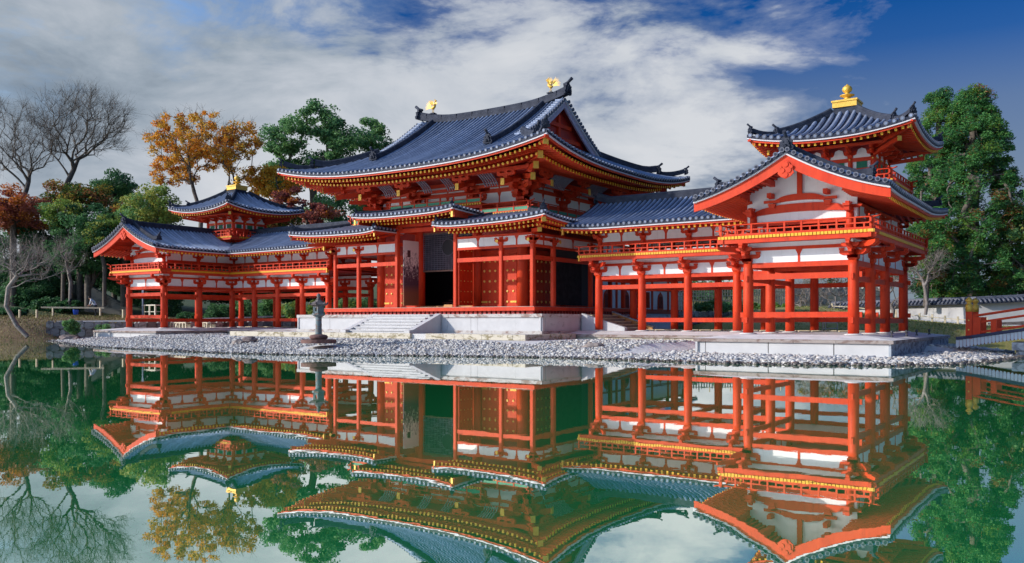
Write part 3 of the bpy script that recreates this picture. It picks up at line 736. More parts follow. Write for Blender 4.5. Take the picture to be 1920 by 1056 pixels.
# ------------------------------------------------------------------ corner turrets
TW, TZ = 3.40, 9.02
def turret(s, label, group):
    cx, cy = s*XM, YM
    root = thing('corner_turret', label, 'turret', (cx, cy, 7.0), group)
    def tz(x, y):
        X, Y = abs(x-cx), abs(y-cy); D = max(0, TW-max(X, Y)); t = D/TW
        return TZ+.11 + hprof(t, 1.90, .50) + .40*((X/TW)*(Y/TW))**2.2
    b = 1.42
    # base brackets down to the roof
    mb = MB(); mb.box(cx-1.3, cx+1.3, cy-1.3, cy+1.3, 6.3, 6.95)
    part('turret_base', mb, DRED, root)
    for (dx, dy, rz) in [(-b,-b,0),(0,-b,0),(b,-b,0),(b,-b,math.pi/2),(b,0,math.pi/2),(b,b,math.pi/2),(-b,-b,-math.pi/2),(-b,0,-math.pi/2),(-b,b,-math.pi/2)]:
        put('bracket_set', WB(), root, (cx+dx*.9, cy+dy*.9, 6.42), rz)
    hb = b+.88
    part('turret_deck', MB().box(cx-hb+.04, cx+hb-.04, cy-hb+.04, cy+hb-.04, 7.24, 7.28), RED, root)
    for (p, q, o) in (((-hb,-hb),(hb,-hb),(0,-1)), ((hb,-hb),(hb,hb),(1,0)), ((-hb,-hb),(-hb,hb),(-1,0)), ((-hb,hb),(hb,hb),(0,1))):
        P = (cx+p[0], cy+p[1]); Q = (cx+q[0], cy+q[1])
        joists(root, P, Q, 7.20, o, depth=.7, sp=.15, s=.085)
        hbeam(root, (P[0]-o[0]*.08,P[1]-o[1]*.08), (Q[0]-o[0]*.08,Q[1]-o[1]*.08), 7.02, 7.15, .1, 'balcony_beam', ext=.0)
        railing(root, (P[0]-o[0]*.07,P[1]-o[1]*.07), (Q[0]-o[0]*.07,Q[1]-o[1]*.07), 7.25, .42, .6)
    cols = [-b, -b/3, b/3, b]
    seen = set()
    for i, u in enumerate(cols):
        for (dx, dy) in ((u,-b),(u,b),(-b,u),(b,u)):
            k = (round(dx,3), round(dy,3))
            if k in seen: continue
            seen.add(k); put('turret_column', col_mesh(1.12, .13 if abs(dx) == b and abs(dy) == b else .10, 12), root, (cx+dx, cy+dy, 7.27))
    for (ax, ay, ang, o) in ((1,0,0,(0,-1)),(0,1,math.pi/2,(1,0)),(1,0,math.pi,(0,1)),(0,1,-math.pi/2,(-1,0))):
        def W(t, n=0): return (cx+(ax*t if ax else 0)+o[0]*(b+n), cy+(ay*t if ay else 0)+o[1]*(b+n))
        for i in range(3):
            t0, t1 = cols[i], cols[i+1]
            p, q = W(t0), W(t1)
            hbeam(root, p, q, 7.84, 7.93, .08, 'sill'); hbeam(root, p, q, 8.22, 8.38, .11, 'lintel')
            tm = (t0+t1)/2; w0 = .20
            def slab(a, b2, z0, z1, m, nm, th=.03):
                A = W(a, -.02); B = W(b2, -.02); part(nm, MB().beam((A[0],A[1],(z0+z1)/2),(B[0],B[1],(z0+z1)/2), th, z1-z0), m, root)
            slab(t0, t1, 7.3, 7.84, RED, 'dado_panel')
            slab(tm-w0, tm+w0, 7.93, 8.22, GREEN, 'green_window'); slab(t0, tm-w0-.02, 7.93, 8.22, WHITE, 'plaster_panel'); slab(tm+w0+.02, t1, 7.93, 8.22, WHITE, 'plaster_panel')
            for e in np.linspace(-w0, w0, 6):
                A = W(tm+e, .015); part('window_bar', MB().box(A[0]-.015, A[0]+.015, A[1]-.015, A[1]+.015, 7.93, 8.22), GREEN, root)
            # white bell-shaped panels between the brackets
            A = W(t0); B = W(t1); d = np.array([B[0]-A[0], B[1]-A[1], 0]); 
            part('plaster_panel', MB().prism([(.12,0),(.88,0),(.86,.14),(.72,.20),(.66,.36),(.5,.42),(.34,.36),(.28,.20),(.14,.14)], (A[0],A[1],8.38), d, (0,0,1), (o[0]*.03,o[1]*.03,0)), WHITE, root)
            slab(t0, t1, 8.38, 8.95, DRED, 'upper_wall', .02)
        for t0 in cols:
            A = W(t0); put('eave_bracket', shared(('tb',), lambda: turret_bracket(), [RED]), root, (A[0], A[1], 8.38), {(0,-1):0,(1,0):math.pi/2,(0,1):math.pi,(-1,0):-math.pi/2}[o])
            part('gold_boss', MB().tube([(A[0]+o[0]*.10, A[1]+o[1]*.10, 8.30), (A[0]+o[0]*.16, A[1]+o[1]*.16, 8.30)], .035, 8), GOLD, root)
    part('wall_plate', MB().box(cx-b-.62, cx+b+.62, cy-b-.62, cy-b-.50, 8.80, 8.92).box(cx+b+.50, cx+b+.62, cy-b-.5, cy+b+.5, 8.80, 8.92).box(cx-b-.62, cx-b-.50, cy-b-.5, cy+b+.5, 8.80, 8.92).box(cx-b-.62, cx+b+.62, cy+b+.5, cy+b+.62, 8.80, 8.92), RED, root)
    rf = Roof(root, tz)
    L = lambda c: (lambda a: max(.03, min(TW-.45, TW-abs(a-c))))
    rf.face('x', cy-TW, cx-TW, cx+TW, 1, L(cx), sp=.31, r=.088)
    rf.face('y', cx+TW, cy-TW, cy+TW, -1, L(cy), sp=.31, r=.088, visible=True)
    rf.face('y', cx-TW, cy-TW, cy+TW, 1, L(cy), sp=.31, r=.088, visible=False)
    rf.face('x', cy+TW, cx-TW, cx+TW, -1, L(cx), sp=.31, r=.088, visible=False)
    rf.finish()
    for axis, c, a0, a1, ow in (('x',cy-TW,cx-TW,cx+TW,-1),('y',cx+TW,cy-TW,cy+TW,1),('y',cx-TW,cy-TW,cy+TW,-1),('x',cy+TW,cx-TW,cx+TW,1)):
        rf.eave(axis, c, a0, a1, ow)
        rafters(root, tz, axis, c, a0+.1, a1-.1, -ow, 1.5, .20, -.32, .27, .085, .10, .2, YEL, corner=(True,True), visible=ow*(1 if axis=='y' else -1) > 0)
    for dx, dy in ((-1,-1),(1,-1),(1,1),(-1,1)):
        f = lambda k, up=0: (cx+dx*k, cy+dy*k, tz(cx+dx*k, cy+dy*k)+up)
        ks = np.linspace(.5, 2.35, 8); ridge(root, [f(k, -.02) for k in ks], .27, .30, 'hip_ridge'); e = f(2.4, -.02); ogre(root, e, (dx,dy), .62)
        ks = np.linspace(2.35, 3.25, 6); ridge(root, [f(k, -.02+.16*((k-2.35)/.9)**2) for k in ks], .22, .20, 'hip_ridge'); e = f(3.27, .10); ogre(root, e, (dx,dy), .52)
        hr = MB().beam((cx+dx*1.3, cy+dy*1.3, 8.72), (cx+dx*3.12, cy+dy*3.12, tz(cx+dx*3.2, cy+dy*3.2)-.34), .14, .17, 0)
        hr.beam((cx+dx*1.3, cy+dy*1.3, 8.45), (cx+dx*2.65, cy+dy*2.65, 8.78), .14, .16, 0); part('hip_rafter', hr, RED, root)
        for k, z in ((3.14, tz(cx+dx*3.2, cy+dy*3.2)-.34), (2.67, 8.785)):
            part('rafter_cap', MB().beam((cx+dx*k, cy+dy*k, z), (cx+dx*(k+.03), cy+dy*(k+.03), z), .17, .20), GOLD, root)
    # finial
    apex = tz(cx+.5, cy)
    f = part('dew_basin', MB().box(cx-.62, cx+.62, cy-.62, cy+.62, apex-.12, apex+.14).box(cx-.46, cx+.46, cy-.46, cy+.46, apex+.14, 10.88), TILER, root)
    mb = MB().box(cx-.52, cx+.52, cy-.52, cy+.52, 10.88, 11.12); mb.box(cx-.56, cx+.56, cy-.56, cy+.56, 11.12, 11.2); 
    fi = part('gilded_base', mb, GOLD, root)
    part('gilded_jewel', MB().lathe((cx,cy,11.2), [(.2,0),(.26,.05),(.22,.10),(.10,.14),(.16,.20),(.30,.26),(.32,.29),(.14,.31),(.09,.36),(.10,.40),(.19,.47),(.22,.56),(.18,.66),(.08,.73),(.01,.80)], 16), GOLD, root)
    return root
def turret_bracket():
    mb = MB(); block(mb, 0, 0, 0, .10, .12); arm(mb, .12, .54, .12, .09); 
    for x in (-.2, 0, .2): block(mb, x, 0, .24, .055, .07)
    mb.prism([(0,0),(-.4,0),(-.52,.05),(-.58,.14),(0,.14)], (-.045,0,.12), (0,1,0), (0,0,1), (.09,0,0))
    mb.prism([(0,0),(-.55,0),(-.66,.05),(-.7,.14),(0,.14)], (-.045,0,.30), (0,1,0), (0,0,1), (.09,0,0)); block(mb, 0, -.55, .40, .06, .06); return mb

# ------------------------------------------------------------------ stone terraces
def facing(root, p, q, z0, z1, out, widths, m=None, name='facing_stone', th=.08, gap=.012):
    """row of facing slabs along p-q with open joints"""
    p = V3(*p); q = V3(*q); L = np.linalg.norm(q-p); d = (q-p)/L; o = V3(*out); t = 0; i = 0
    while t < L-.05:
        w = widths[i % len(widths)]; i += 1; w = min(w, L-t)
        if L-(t+w) < .25: w = L-t
        pr = random.uniform(-.006, .008)
        a = p+d*(t+gap/2); b = p+d*(t+w-gap/2); A = a-o*(th/2-pr); B = b-o*(th/2-pr)
        part(name, MB().beam((A[0],A[1],(z0+z1)/2), (B[0],B[1],(z0+z1)/2), th, z1-z0), m or GRAN, root); t += w
random.seed(4)
EDGEST = stained('dark_edge_stone', (0.34,0.29,0.26), (0.19,0.12,0.10), .48, 1.8)
TOPST = mat('pale_paving', (0.58,0.57,0.56), (0.72,0.71,0.70), scale=1.6, rough=.85, bump=.15)
def wing_platform(s, label):
    root = thing('stone_platform', label, 'stone platform', (s*XM, -5, 0), 'stone platforms under the wings')
    # plan outline (|x|, y); body is set back behind the facing
    E = .70; TOP = .845
    mb = MB()
    mb.box(s*17.98, s*24.97, -10.72, 1.5, -.5, .50); mb.box(s*8.9, s*17.98, -5.42, 1.5, -.5, .50)
    part('platform_core', mb, DARKST, root)
    # paved top with a fall towards the edge
    out = [(8.8,-5.6),(17.85,-5.6),(17.85,-10.85),(25.1,-10.85),(25.1,1.65),(8.8,1.65)]
    inn = [(8.8,-4.3),(19.1,-4.3),(19.1,-9.65),(23.85,-9.65),(23.85,.35),(8.8,.35)]
    vs = [(s*x, y, E) for x, y in out] + [(s*x, y, TOP) for x, y in inn]; n = 6
    fs = [(i, (i+1) % n, n+(i+1) % n, n+i) for i in range(5)] + [(6,7,10,11), (7,8,9,10)]
    part('paved_top', MB().add(vs, fs), TOPST, root)
    for (a, b, o) in ((out[0],out[1],(0,-1)), (out[1],out[2],(-1,0)), (out[2],out[3],(0,-1)), (out[3],out[4],(1,0))):
        facing(root, (s*a[0],a[1]), (s*b[0],b[1]), .575, .695, (o[0]*s,o[1]), [1.75,2.1,1.5,1.9], EDGEST, 'coping_stone', .5)
        big = (o == (0,-1) and a[0] > 15)
        a2 = (a[0]-.08*o[0]*1, a[1]-.08*o[1]); b2 = (b[0]-.08*o[0], b[1]-.08*o[1])
        if big: facing(root, (s*(17.93),a2[1]), (s*(25.02),b2[1]), -.12, .573, (0,-1), [.38,2.45,2.35,2.0], GRANL, gap=.035)
        elif o == (0,-1): facing(root, (s*a2[0],a2[1]), (s*17.85,b2[1]), .22, .573, (0,-1), [1.15,.95,.6,1.2,.8], MOSSY)
        else: facing(root, (s*a2[0],a2[1]-.0), (s*b2[0],b2[1]), -.12, .573, (o[0]*s,o[1]), [.62,.5,.7,.45], SHADE_STAIN if o[0]*s > 0 else GRAN)  # right-facing sides get the stone with shade in its colour
    # low plank walk along the back
    for i in range(20):
        x = 9.6 + i*.62
        part('walk_plank', MB().box(s*x, s*(x+.56), -.9, -.3, .88, .91).box(s*(x+.02), s*(x+.07), -.9, -.3, .845, .88), WOODL, root)
    return root
SHADE_STAIN = stained('streaked_shaded_stone', (0.36,0.40,0.44), (0.13,0.13,0.15), .47, 2.6)  # bluish shade of right-facing sides put into the base colour, plus stain streaks
WOODL = mat('pale_timber', (0.50,0.42,0.27), (0.66,0.57,0.40), scale=4, rough=.7)
GRAV = mat('white_gravel', (0.42,0.41,0.39), (0.72,0.71,0.69), scale=22, rough=.9, bump=.6, bscale=30)
wing_platform(1, 'pale stone platform under the right wing with large smooth facing slabs beside the pond')
wing_platform(-1, 'pale stone platform under the left wing at the far end of the pebble beach')

pod = thing('stone_podium', 'white granite podium under the central hall with brown stained coping', 'podium', (0,0,.7))
part('podium_core', MB().box(-8.55,8.55,-7.38,7.38,.3,1.66), PLAT, pod)
part('podium_top', MB().box(-8.6,8.6,-7.43,7.43,1.66,1.69), PLAT, pod)
for (p, q, o) in (((-8.7,-7.53),(8.7,-7.53),(0,-1)), ((8.7,-7.53),(8.7,7.53),(1,0)), ((-8.7,7.53),(-8.7,-7.53),(-1,0)), ((8.7,7.53),(-8.7,7.53),(0,1))):
    facing(pod, p, q, 1.53, 1.70, o, [1.9,2.2,1.7], COPE, 'coping_stone', .45)
    P = (p[0]-o[0]*.07, p[1]-o[1]*.07); Q = (q[0]-o[0]*.07, q[1]-o[1]*.07)
    facing(pod, P, Q, .86, 1.53, o, [.42,2.35,2.2,1.55], GRAN if o[0] <= 0 else SIDEST if False else GRAN)
    facing(pod, p, q, .70, .86, o, [1.6,2.0,1.2], COPE, 'base_stone', .3)
# apron in front of the podium
apr = thing('stone_apron', 'low pale terrace edged with mossy curb stones in front of the podium', 'terrace', (0,-9,.4))
part('apron_fill', MB().box(-11.4,9.4,-10.0,-5.6,.2,.715), GRAV, apr)
facing(apr, (-11.5,-10.15), (2.6,-10.15), .47, .735, (0,-1), [.62,.5,.7,.56,.44], MOSSY, 'curb_stone', .25)
facing(apr, (3.6,-10.15), (9.5,-10.15), .47, .735, (0,-1), [.62,.5,.7,.56,.44], MOSSY, 'curb_stone', .25)
facing(apr, (9.5,-10.15), (9.5,-5.7), .40, .735, (1,0), [1.2,.9], MOSSY, 'curb_stone', .25)
facing(apr, (-11.5,-5.7), (-11.5,-10.15), .40, .735, (-1,0), [.8,.9], MOSSY, 'curb_stone', .25)
# front steps
st = thing('stone_steps', 'white stone steps with sloping cheek walls climbing the front of the podium', 'steps', (0,-8.6,.72))
nst = 6
for i in range(nst):
    z1 = .73 + (1.68-.73)*(i+1)/nst; y0 = -9.75 + i*.345
    t = 0; x = -2.05
    while x < 2.05-.05:
        w = min(random.uniform(.9,1.5), 2.05-x); 
        if 2.05-(x+w) < .4: w = 2.05-x
        part('step', MB().box(x+.004, x+w-.004, y0, -7.60, z1-.158, z1), STEP if False else COPEW, st) if False else part('step', MB().box(x+.004, x+w-.004, y0, y0+.42 if i < nst-1 else -7.55, z1-.06, z1).box(x+.004, x+w-.004, y0+.05, y0+.42 if i < nst-1 else -7.55, z1-.165, z1-.06), GRAN, st); x += w
part('step_fill', MB().box(-2.0,2.0,-8.4,-7.56,.7,1.3), PLAT, st)
def cheek(root, x0, x1, y0, y1, zb, zt, m, axis='y'):
    poly = [(y0, zb-.02), (y0, zb+.16), (y0+.28, zb+.18), (y1, zt+.02), (y1, zb-.02)]
    if axis == 'y': mb = MB().prism(poly, (x0,0,0), (0,1,0), (0,0,1), (x1-x0,0,0))
    else: mb = MB().prism(poly, (0,x0,0), (1,0,0), (0,0,1), (0,x1-x0,0))
    return part('cheek_wall', mb, m, root)
cheek(st, -2.42, -2.06, -10.0, -7.54, .72, 1.71, GRAN); cheek(st, 2.06, 2.42, -10.0, -7.54, .72, 1.71, GRAN)
for s in (-1, 1):
    ss = thing('side_steps', 'timber side steps with sloping rails from the %s end of the podium' % ('right' if s > 0 else 'left'), 'steps', (s*9.6,-2,.85), 'side steps of the podium')
    for i in range(5):
        z = .86 + (1.66-.86)*(i+1)/5.0; x = 10.75 - i*.40
        part('tread', MB().box(s*x, s*(x-.46), -3.45, -.55, z-.05, z), WOODL if False else TREAD, ss) if False else part('tread', MB().box(s*x, s*(x-.46), -3.45, -.55, z-.06, z), WOODL, ss)
        part('riser', MB().box(s*(x-.03), s*(x-.07), -3.45, -.55, z-.17, z-.06), FLOOR, ss)
    for y0, mm in ((-3.80, GRAN), (-.52, ORW := mat('orange_timber', (0.48,0.20,0.06), (0.60,0.30,0.10), scale=3, rough=.6))):
        poly = [(s*11.15,.85),(s*11.15,1.0),(s*8.75,1.80),(s*8.75,1.55),(s*10.4,.85)] if mm is not GRAN else [(s*11.2,.85),(s*11.2,1.02),(s*8.72,1.74),(s*8.72,.85)]
        part('cheek_wall', MB().prism(poly, (0,y0,0), (1,0,0), (0,0,1), (0,.30 if mm is GRAN else .12,0)), mm, ss)
        if mm is not GRAN: part('rail_cap', MB().beam((s*11.2,y0+.14,1.03),(s*8.72,y0+.14,1.85),.3,.05), SLATEC, ss) if False else part('rail_cap', MB().beam((s*11.2,y0+.14,1.03),(s*8.72,y0+.14,1.85),.3,.05), SHADE_STAIN, ss)

# ------------------------------------------------------------------ central hall
hall = thing('temple_hall', 'large red central hall with sweeping blue grey roof above a second lower roof', 'temple', (0,0,1.7))
part('veranda_floor', MB().box(-7.5,7.5,-6.43,6.43,2.02,2.09), FLOOR, hall)
for (p, q) in (((-7.54,-6.47),(7.54,-6.47)), ((7.54,-6.47),(7.54,6.47)), ((-7.54,6.47),(7.54,6.47)), ((-7.54,-6.47),(-7.54,6.47))):
    hbeam(hall, p, q, 1.87, 2.06, .14, 'veranda_edge_beam', ext=.07 if p[1] == q[1] else -.071)
mb = MB()
for x in np.arange(-7.3, 7.31, .30): mb.box(x-.09, x+.09, -6.38, -6.1, 1.69, 1.87)
for y in np.arange(-6.3, 6.31, .30): mb.box(7.2, 7.45, y-.09, y+.09, 1.69, 1.87)
part('floor_blocks', mb, DRED, hall, 'stuff')
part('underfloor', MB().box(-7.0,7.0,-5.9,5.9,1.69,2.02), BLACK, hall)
CXs = [-5.15,-2.12,2.12,5.15]; CYs = [-3.95,0,3.95]; MXs = [-7.09,-5.15,-2.12,2.12,5.15,7.09]; MYs = [-5.9,-3.95,0,3.95,5.9]
for x in CXs:
    for y in (-3.95, 3.95): put('core_column', col_mesh(5.7, .31, 24), hall, (x, y, 2.09))
for x in (-5.15, 5.15): put('core_column', col_mesh(5.7, .31, 24), hall, (x, 0, 2.09))
def sqcol(h, w):
    def f():
        c = w*.18; h2 = w/2; pl = [(-h2+c,-h2),(h2-c,-h2),(h2,-h2+c),(h2,h2-c),(h2-c,h2),(-h2+c,h2),(-h2,h2-c),(-h2,-h2+c)]
        return MB().prism(pl, (0,0,0), (1,0,0), (0,1,0), (0,0,h))
    return shared(('sqcol', h, w), f, [RED])
for x in MXs:
    for y in (-5.9, 5.9):
        h = 4.62 if abs(x) == 2.12 and y < 0 else 3.62
        put('veranda_column', sqcol(h, .24), hall, (x, y, 2.09))
for y in MYs[1:-1]:
    for x in (-7.09, 7.09): put('veranda_column', sqcol(3.62, .24), hall, (x, y, 2.09))
def mrun(pts, nst=1):
    for a, b in zip(pts[:-1], pts[1:]):
        hbeam(hall, a, b, 4.49, 4.71, .11, 'tie_beam'); hbeam(hall, a, b, 5.14, 5.27, .12, 'lintel')
        L = math.dist(a, b); wall_band(hall, a, b, 5.27, 5.74, 1 if L < 5 else 1); hbeam(hall, a, b, 5.74, 5.86, .13, 'wall_plate')
Fp = [(x, -5.9) for x in MXs]
mrun(Fp[:3]); mrun(Fp[3:]); mrun([(7.09, y) for y in MYs]); mrun([(-7.09, y) for y in MYs]); mrun([(x, 5.9) for x in MXs])
for x in MXs:
    if abs(x) != 2.12: put('eave_bracket', EB(), hall, (x, -5.9, 5.30))
    put('eave_bracket', EB(), hall, (x, 5.9, 5.30), math.pi)
for y in MYs:
    for sx in (-1, 1): put('eave_bracket', EB(), hall, (sx*7.09, y, 5.30), sx*math.pi/2)
for x, y, dx, dy in ((5.15,-6.3,0,-1),(7.09,-6.3,0,-1),(-5.15,-6.3,0,-1),(-7.09,-6.3,0,-1),(7.5,-3.95,1,0),(7.5,0,1,0)):
    part('gold_nose', MB().tube([(x,y,5.46),(x+dx*.05,y+dy*.05,5.46)], .085, 10), GOLD, hall)
# centre opening lintel beams of the raised eave
hbeam(hall, (-2.12,-5.9), (2.12,-5.9), 6.30, 6.52, .13, 'lintel', ext=.35)
hbeam(hall, (-3.3,-5.9), (3.3,-5.9), 6.62, 6.78, .13, 'wall_plate')
for x in (-2.12, 2.12):
    put('eave_bracket', EB(), hall, (x, -5.9, 6.30)); hbeam(hall, (x,-5.9), (x,-3.95), 6.36, 6.56, .12, 'cross_beam'); hbeam(hall, (x,-5.9), (x,-3.95), 5.6, 5.8, .12, 'cross_beam')
for x in (-7.09,-5.15,5.15,7.09): hbeam(hall, (x,-5.9), (x,-3.95), 5.50, 5.66, .11, 'cross_beam')
for y in (-3.95,0,3.95):
    for sx in (-1,1): hbeam(hall, (sx*5.15,y), (sx*7.09,y), 5.50, 5.66, .11, 'cross_beam')
# core walls
for (p, q) in (((-5.15,-3.95),(-2.12,-3.95)), ((2.12,-3.95),(5.15,-3.95)), ((5.15,-3.95),(5.15,0)), ((-5.15,0),(-5.15,-3.95)), ((-5.15,3.95),(5.15,3.95)), ((5.15,0),(5.15,3.95)), ((-5.15,3.95),(-5.15,0))):
    hbeam(hall, p, q, 4.98, 5.22, .22, 'door_head'); hbeam(hall, p, q, 2.09, 2.24, .26, 'sill_beam')
    hbeam(hall, p, q, 5.22, 7.1, .10, 'upper_wall', DRED)
part('upper_wall', MB().box(-2.12,2.12,-4.0,-3.9,6.45,7.1), DRED, hall)
for p, q in (((-5.15,3.95),(5.15,3.95)), ((5.15,0),(5.15,3.95)), ((-5.15,3.95),(-5.15,0))): hbeam(hall, p, q, 2.24, 4.98, .10, 'plaster_wall', WHITE)
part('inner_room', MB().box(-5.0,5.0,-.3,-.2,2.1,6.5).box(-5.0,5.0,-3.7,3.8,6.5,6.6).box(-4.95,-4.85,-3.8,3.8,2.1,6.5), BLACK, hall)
part('altar', MB().box(-1.6,2.2,-1.6,-.9,2.1,2.55).box(-1.8,2.4,-1.7,-.8,2.55,2.62).box(-1.9,2.5,-2.2,-2.1,2.4,2.45).box(-1.5,-1.4,-2.2,-2.1,2.1,2.4).box(.6,.7,-2.2,-2.1,2.1,2.4), mat('dark_lacquer', (0.16,0.07,0.05), rough=.5), hall)
STUDM = mat('polished_gilt_stud', (0.95,0.62,0.14), rough=.3)
def door_leaf(p, q, out, studs=3, lab=None, m=RED, rows=(2.39,2.96,3.53,4.10,4.62), z0=2.22, z1=4.97, strap=None, stud_side=1, sz=.07):
    p = V3(*p); q = V3(*q); L = np.linalg.norm(q-p); d = (q-p)/L; o = V3(*out)
    leaf = part('door', MB().beam((p[0],p[1],(z0+z1)/2), (q[0],q[1],(z0+z1)/2), .07, z1-z0), m, hall, label=lab)
    def disc():
        mb = MB(); mb.lathe((0,0,0), [(sz,0),(sz*.9,.022),(sz*.5,.038),(.005,.042)], 10); mb.v = [(x, -z, y) for x, y, z in mb.v]; return mb
    me_ = shared(('stud', sz), disc, [STUDM]); ang = math.atan2(o[1], o[0]) + math.pi/2
    for z in rows:
        for i in range(studs):
            s_ = L*(i+.5)/studs; c_ = p+d*s_+o*.036*stud_side
            if strap is not None and abs(z-rows[0]) < .01 and i == strap:
                part('strap_hinge', MB().beam((c_[0]-d[0]*.2,c_[1]-d[1]*.2,z),(c_[0]+d[0]*.2,c_[1]+d[1]*.2,z),.03,.10), GOLD, leaf); continue
            put('stud', me_, leaf, (c_[0], c_[1], z), ang)
    return leaf
yd = -4.02
door_leaf((2.48,yd),(3.60,yd),(0,-1),3,strap=0); door_leaf((3.64,yd),(4.82,yd),(0,-1),3,strap=2)
door_leaf((-4.84,yd),(-3.66,yd),(0,-1),3,strap=0); door_leaf((-3.62,yd),(-2.46,yd),(0,-1),3,strap=2)
door_leaf((5.22,-3.6),(5.22,-2.05),(1,0),4); door_leaf((5.22,-2.0),(5.22,-.35),(1,0),4)
for z0_, z1_ in ((4.0,4.1),): pass
door_leaf((2.02,-4.3),(2.02,-5.55),(1,0),4, z1=5.6, rows=(2.39,2.96,3.53,4.10,4.66,5.2), sz=.03)
wl = door_leaf((-2.02,-4.2),(-2.02,-5.50),(1,0),0, 'tall weathered door leaf, faded white paint above bare brown wood', m=None or mat('dummy', (0.2,0.1,0.08)), z1=5.95)
# painted weathering on the open leaf: pale flaking paint above, bare timber below
wmt = bpy.data.materials.new('flaking_painted_door'); wmt.use_nodes = True; t = wmt.node_tree; b = t.nodes['Principled BSDF']; b.inputs['Roughness'].default_value = .8
g = N(t, 'ShaderNodeNewGeometry'); sp = N(t, 'ShaderNodeSeparateXYZ'); t.links.new(g.outputs['Position'], sp.inputs[0])
mpn = N(t, 'ShaderNodeMapping'); mpn.inputs['Scale'].default_value = (1,1,.45); t.links.new(g.outputs['Position'], mpn.inputs[0])
n1 = N(t, 'ShaderNodeTexNoise', i_Scale=7.0, i_Detail=10.0, i_Roughness=.75, i_Distortion=1.2); t.links.new(mpn.outputs[0], n1.inputs['Vector'])
hgt = M(t, 'MULTIPLY', M(t, 'SUBTRACT', sp.outputs[2], 4.35), .13)
flake = RAMP(t, M(t, 'ADD', n1.outputs[0], hgt), [(.485, 0.0), (.56, 1.0)])
brown = RAMP(t, M(t, 'MULTIPLY', M(t, 'SUBTRACT', sp.outputs[2], 2.2), .5, clamp=True), [(0.0, (0.36,0.15,0.06)), (.38, (0.28,0.11,0.06)), (.62, (0.10,0.05,0.075))])
t.links.new(MIX(t, flake, brown, (0.86,0.77,0.72)), b.inputs['Base Color'])
wl.data.materials.clear(); wl.data.materials.append(wmt)
part('door_patch', MB().box(-1.985,-1.978,-5.2,-4.95,5.0,5.4), mat('bare_patch', (0.10,0.035,0.04), rough=.8), wl)
part('door_frame', MB().box(-2.05,-1.9,-4.12,-3.9,2.1,6.4), mat('old_brown_timber', (0.14,0.07,0.05), (0.22,0.12,0.08), scale=5), hall)
# lattice over the open doorway
lat = part('lattice_frame', MB().box(-1.9,2.0,-4.02,-3.92,4.18,4.27).box(-1.9,2.0,-4.02,-3.92,6.36,6.44), mat('old_brown_timber', (0.14,0.07,0.05)), hall)
LATM = mat('pale_lattice', (0.12,0.12,0.16), (0.20,0.19,0.24), scale=3, rough=.7)
vb = shared(('lv',), lambda: MB().box(-.012,.012,-.015,.015,0,2.1), [LATM]); hbm = shared(('lh',), lambda: MB().box(-1.9,2.0,-.012,.012,-.012,.012), [LATM])
for x in np.arange(-1.8, 1.95, .115): put('lattice_bar', vb, lat, (x, -3.97, 4.27))
for z in np.arange(4.36, 6.34, .115): put('lattice_bar', hbm, lat, (0, -4.0, z))
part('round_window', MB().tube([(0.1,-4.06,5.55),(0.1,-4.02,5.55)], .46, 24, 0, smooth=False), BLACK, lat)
rg = MB(); rg.tube([(0.1+.47*math.cos(a), -4.07, 5.55+.47*math.sin(a)) for a in np.linspace(0, 2*math.pi, 25)], .018, 6); part('round_window_rim', rg, LATM, lat)
part('threshold', MB().box(-1.9,2.0,-4.2,-3.8,2.09,2.2), ORW, hall); part('offering_box', MB().box(.35,.95,-4.75,-4.35,2.09,2.26), ORW, hall)
part('black_screen', MB().box(7.0,7.06,-3.8,-.95,2.2,4.49), mat('black_lacquer', (0.008,0.008,0.012), (0.02,0.02,0.025), scale=3, rough=.7, spec=.1), hall)
part('black_transom', MB().box(7.0,7.06,-3.8,-.15,4.71,5.14), BLACK, hall)
part('dark_opening_sheet', MB().box(5.3,5.36,-.3,3.6,2.24,4.98), BLACK, hall)  # black sheet before the wall gives the look of an unlit opening
# --- upper body
for p, q in (((-5.15,-3.95),(5.15,-3.95)), ((5.15,-3.95),(5.15,3.95)), ((-5.15,3.95),(5.15,3.95)), ((-5.15,-3.95),(-5.15,3.95))):
    L = math.dist(p, q); 
    hbeam(hall, p, q, 7.62, 7.84, .18, 'head_beam'); hbeam(hall, p, q, 8.40, 8.62, .17, 'wall_beam'); hbeam(hall, p, q, 8.98, 9.20, .17, 'wall_beam')
    hbeam(hall, p, q, 7.0, 7.62, .08, 'upper_wall', DRED)
def bays(p, q, cuts):
    for a, b in zip(cuts[:-1], cuts[1:]):
        A = (a, p[1]) if p[1] == q[1] else (p[0], a); B = (b, p[1]) if p[1] == q[1] else (p[0], b)
        wall_band(hall, A, B, 7.84, 8.40, 1, .06); wall_band(hall, A, B, 8.62, 8.98, 1, .06)
bays((-5.15,-3.95),(5.15,-3.95), CXs); bays((-5.15,3.95),(5.15,3.95), CXs); bays((5.15,-3.95),(5.15,3.95), CYs); bays((-5.15,-3.95),(-5.15,3.95), CYs)
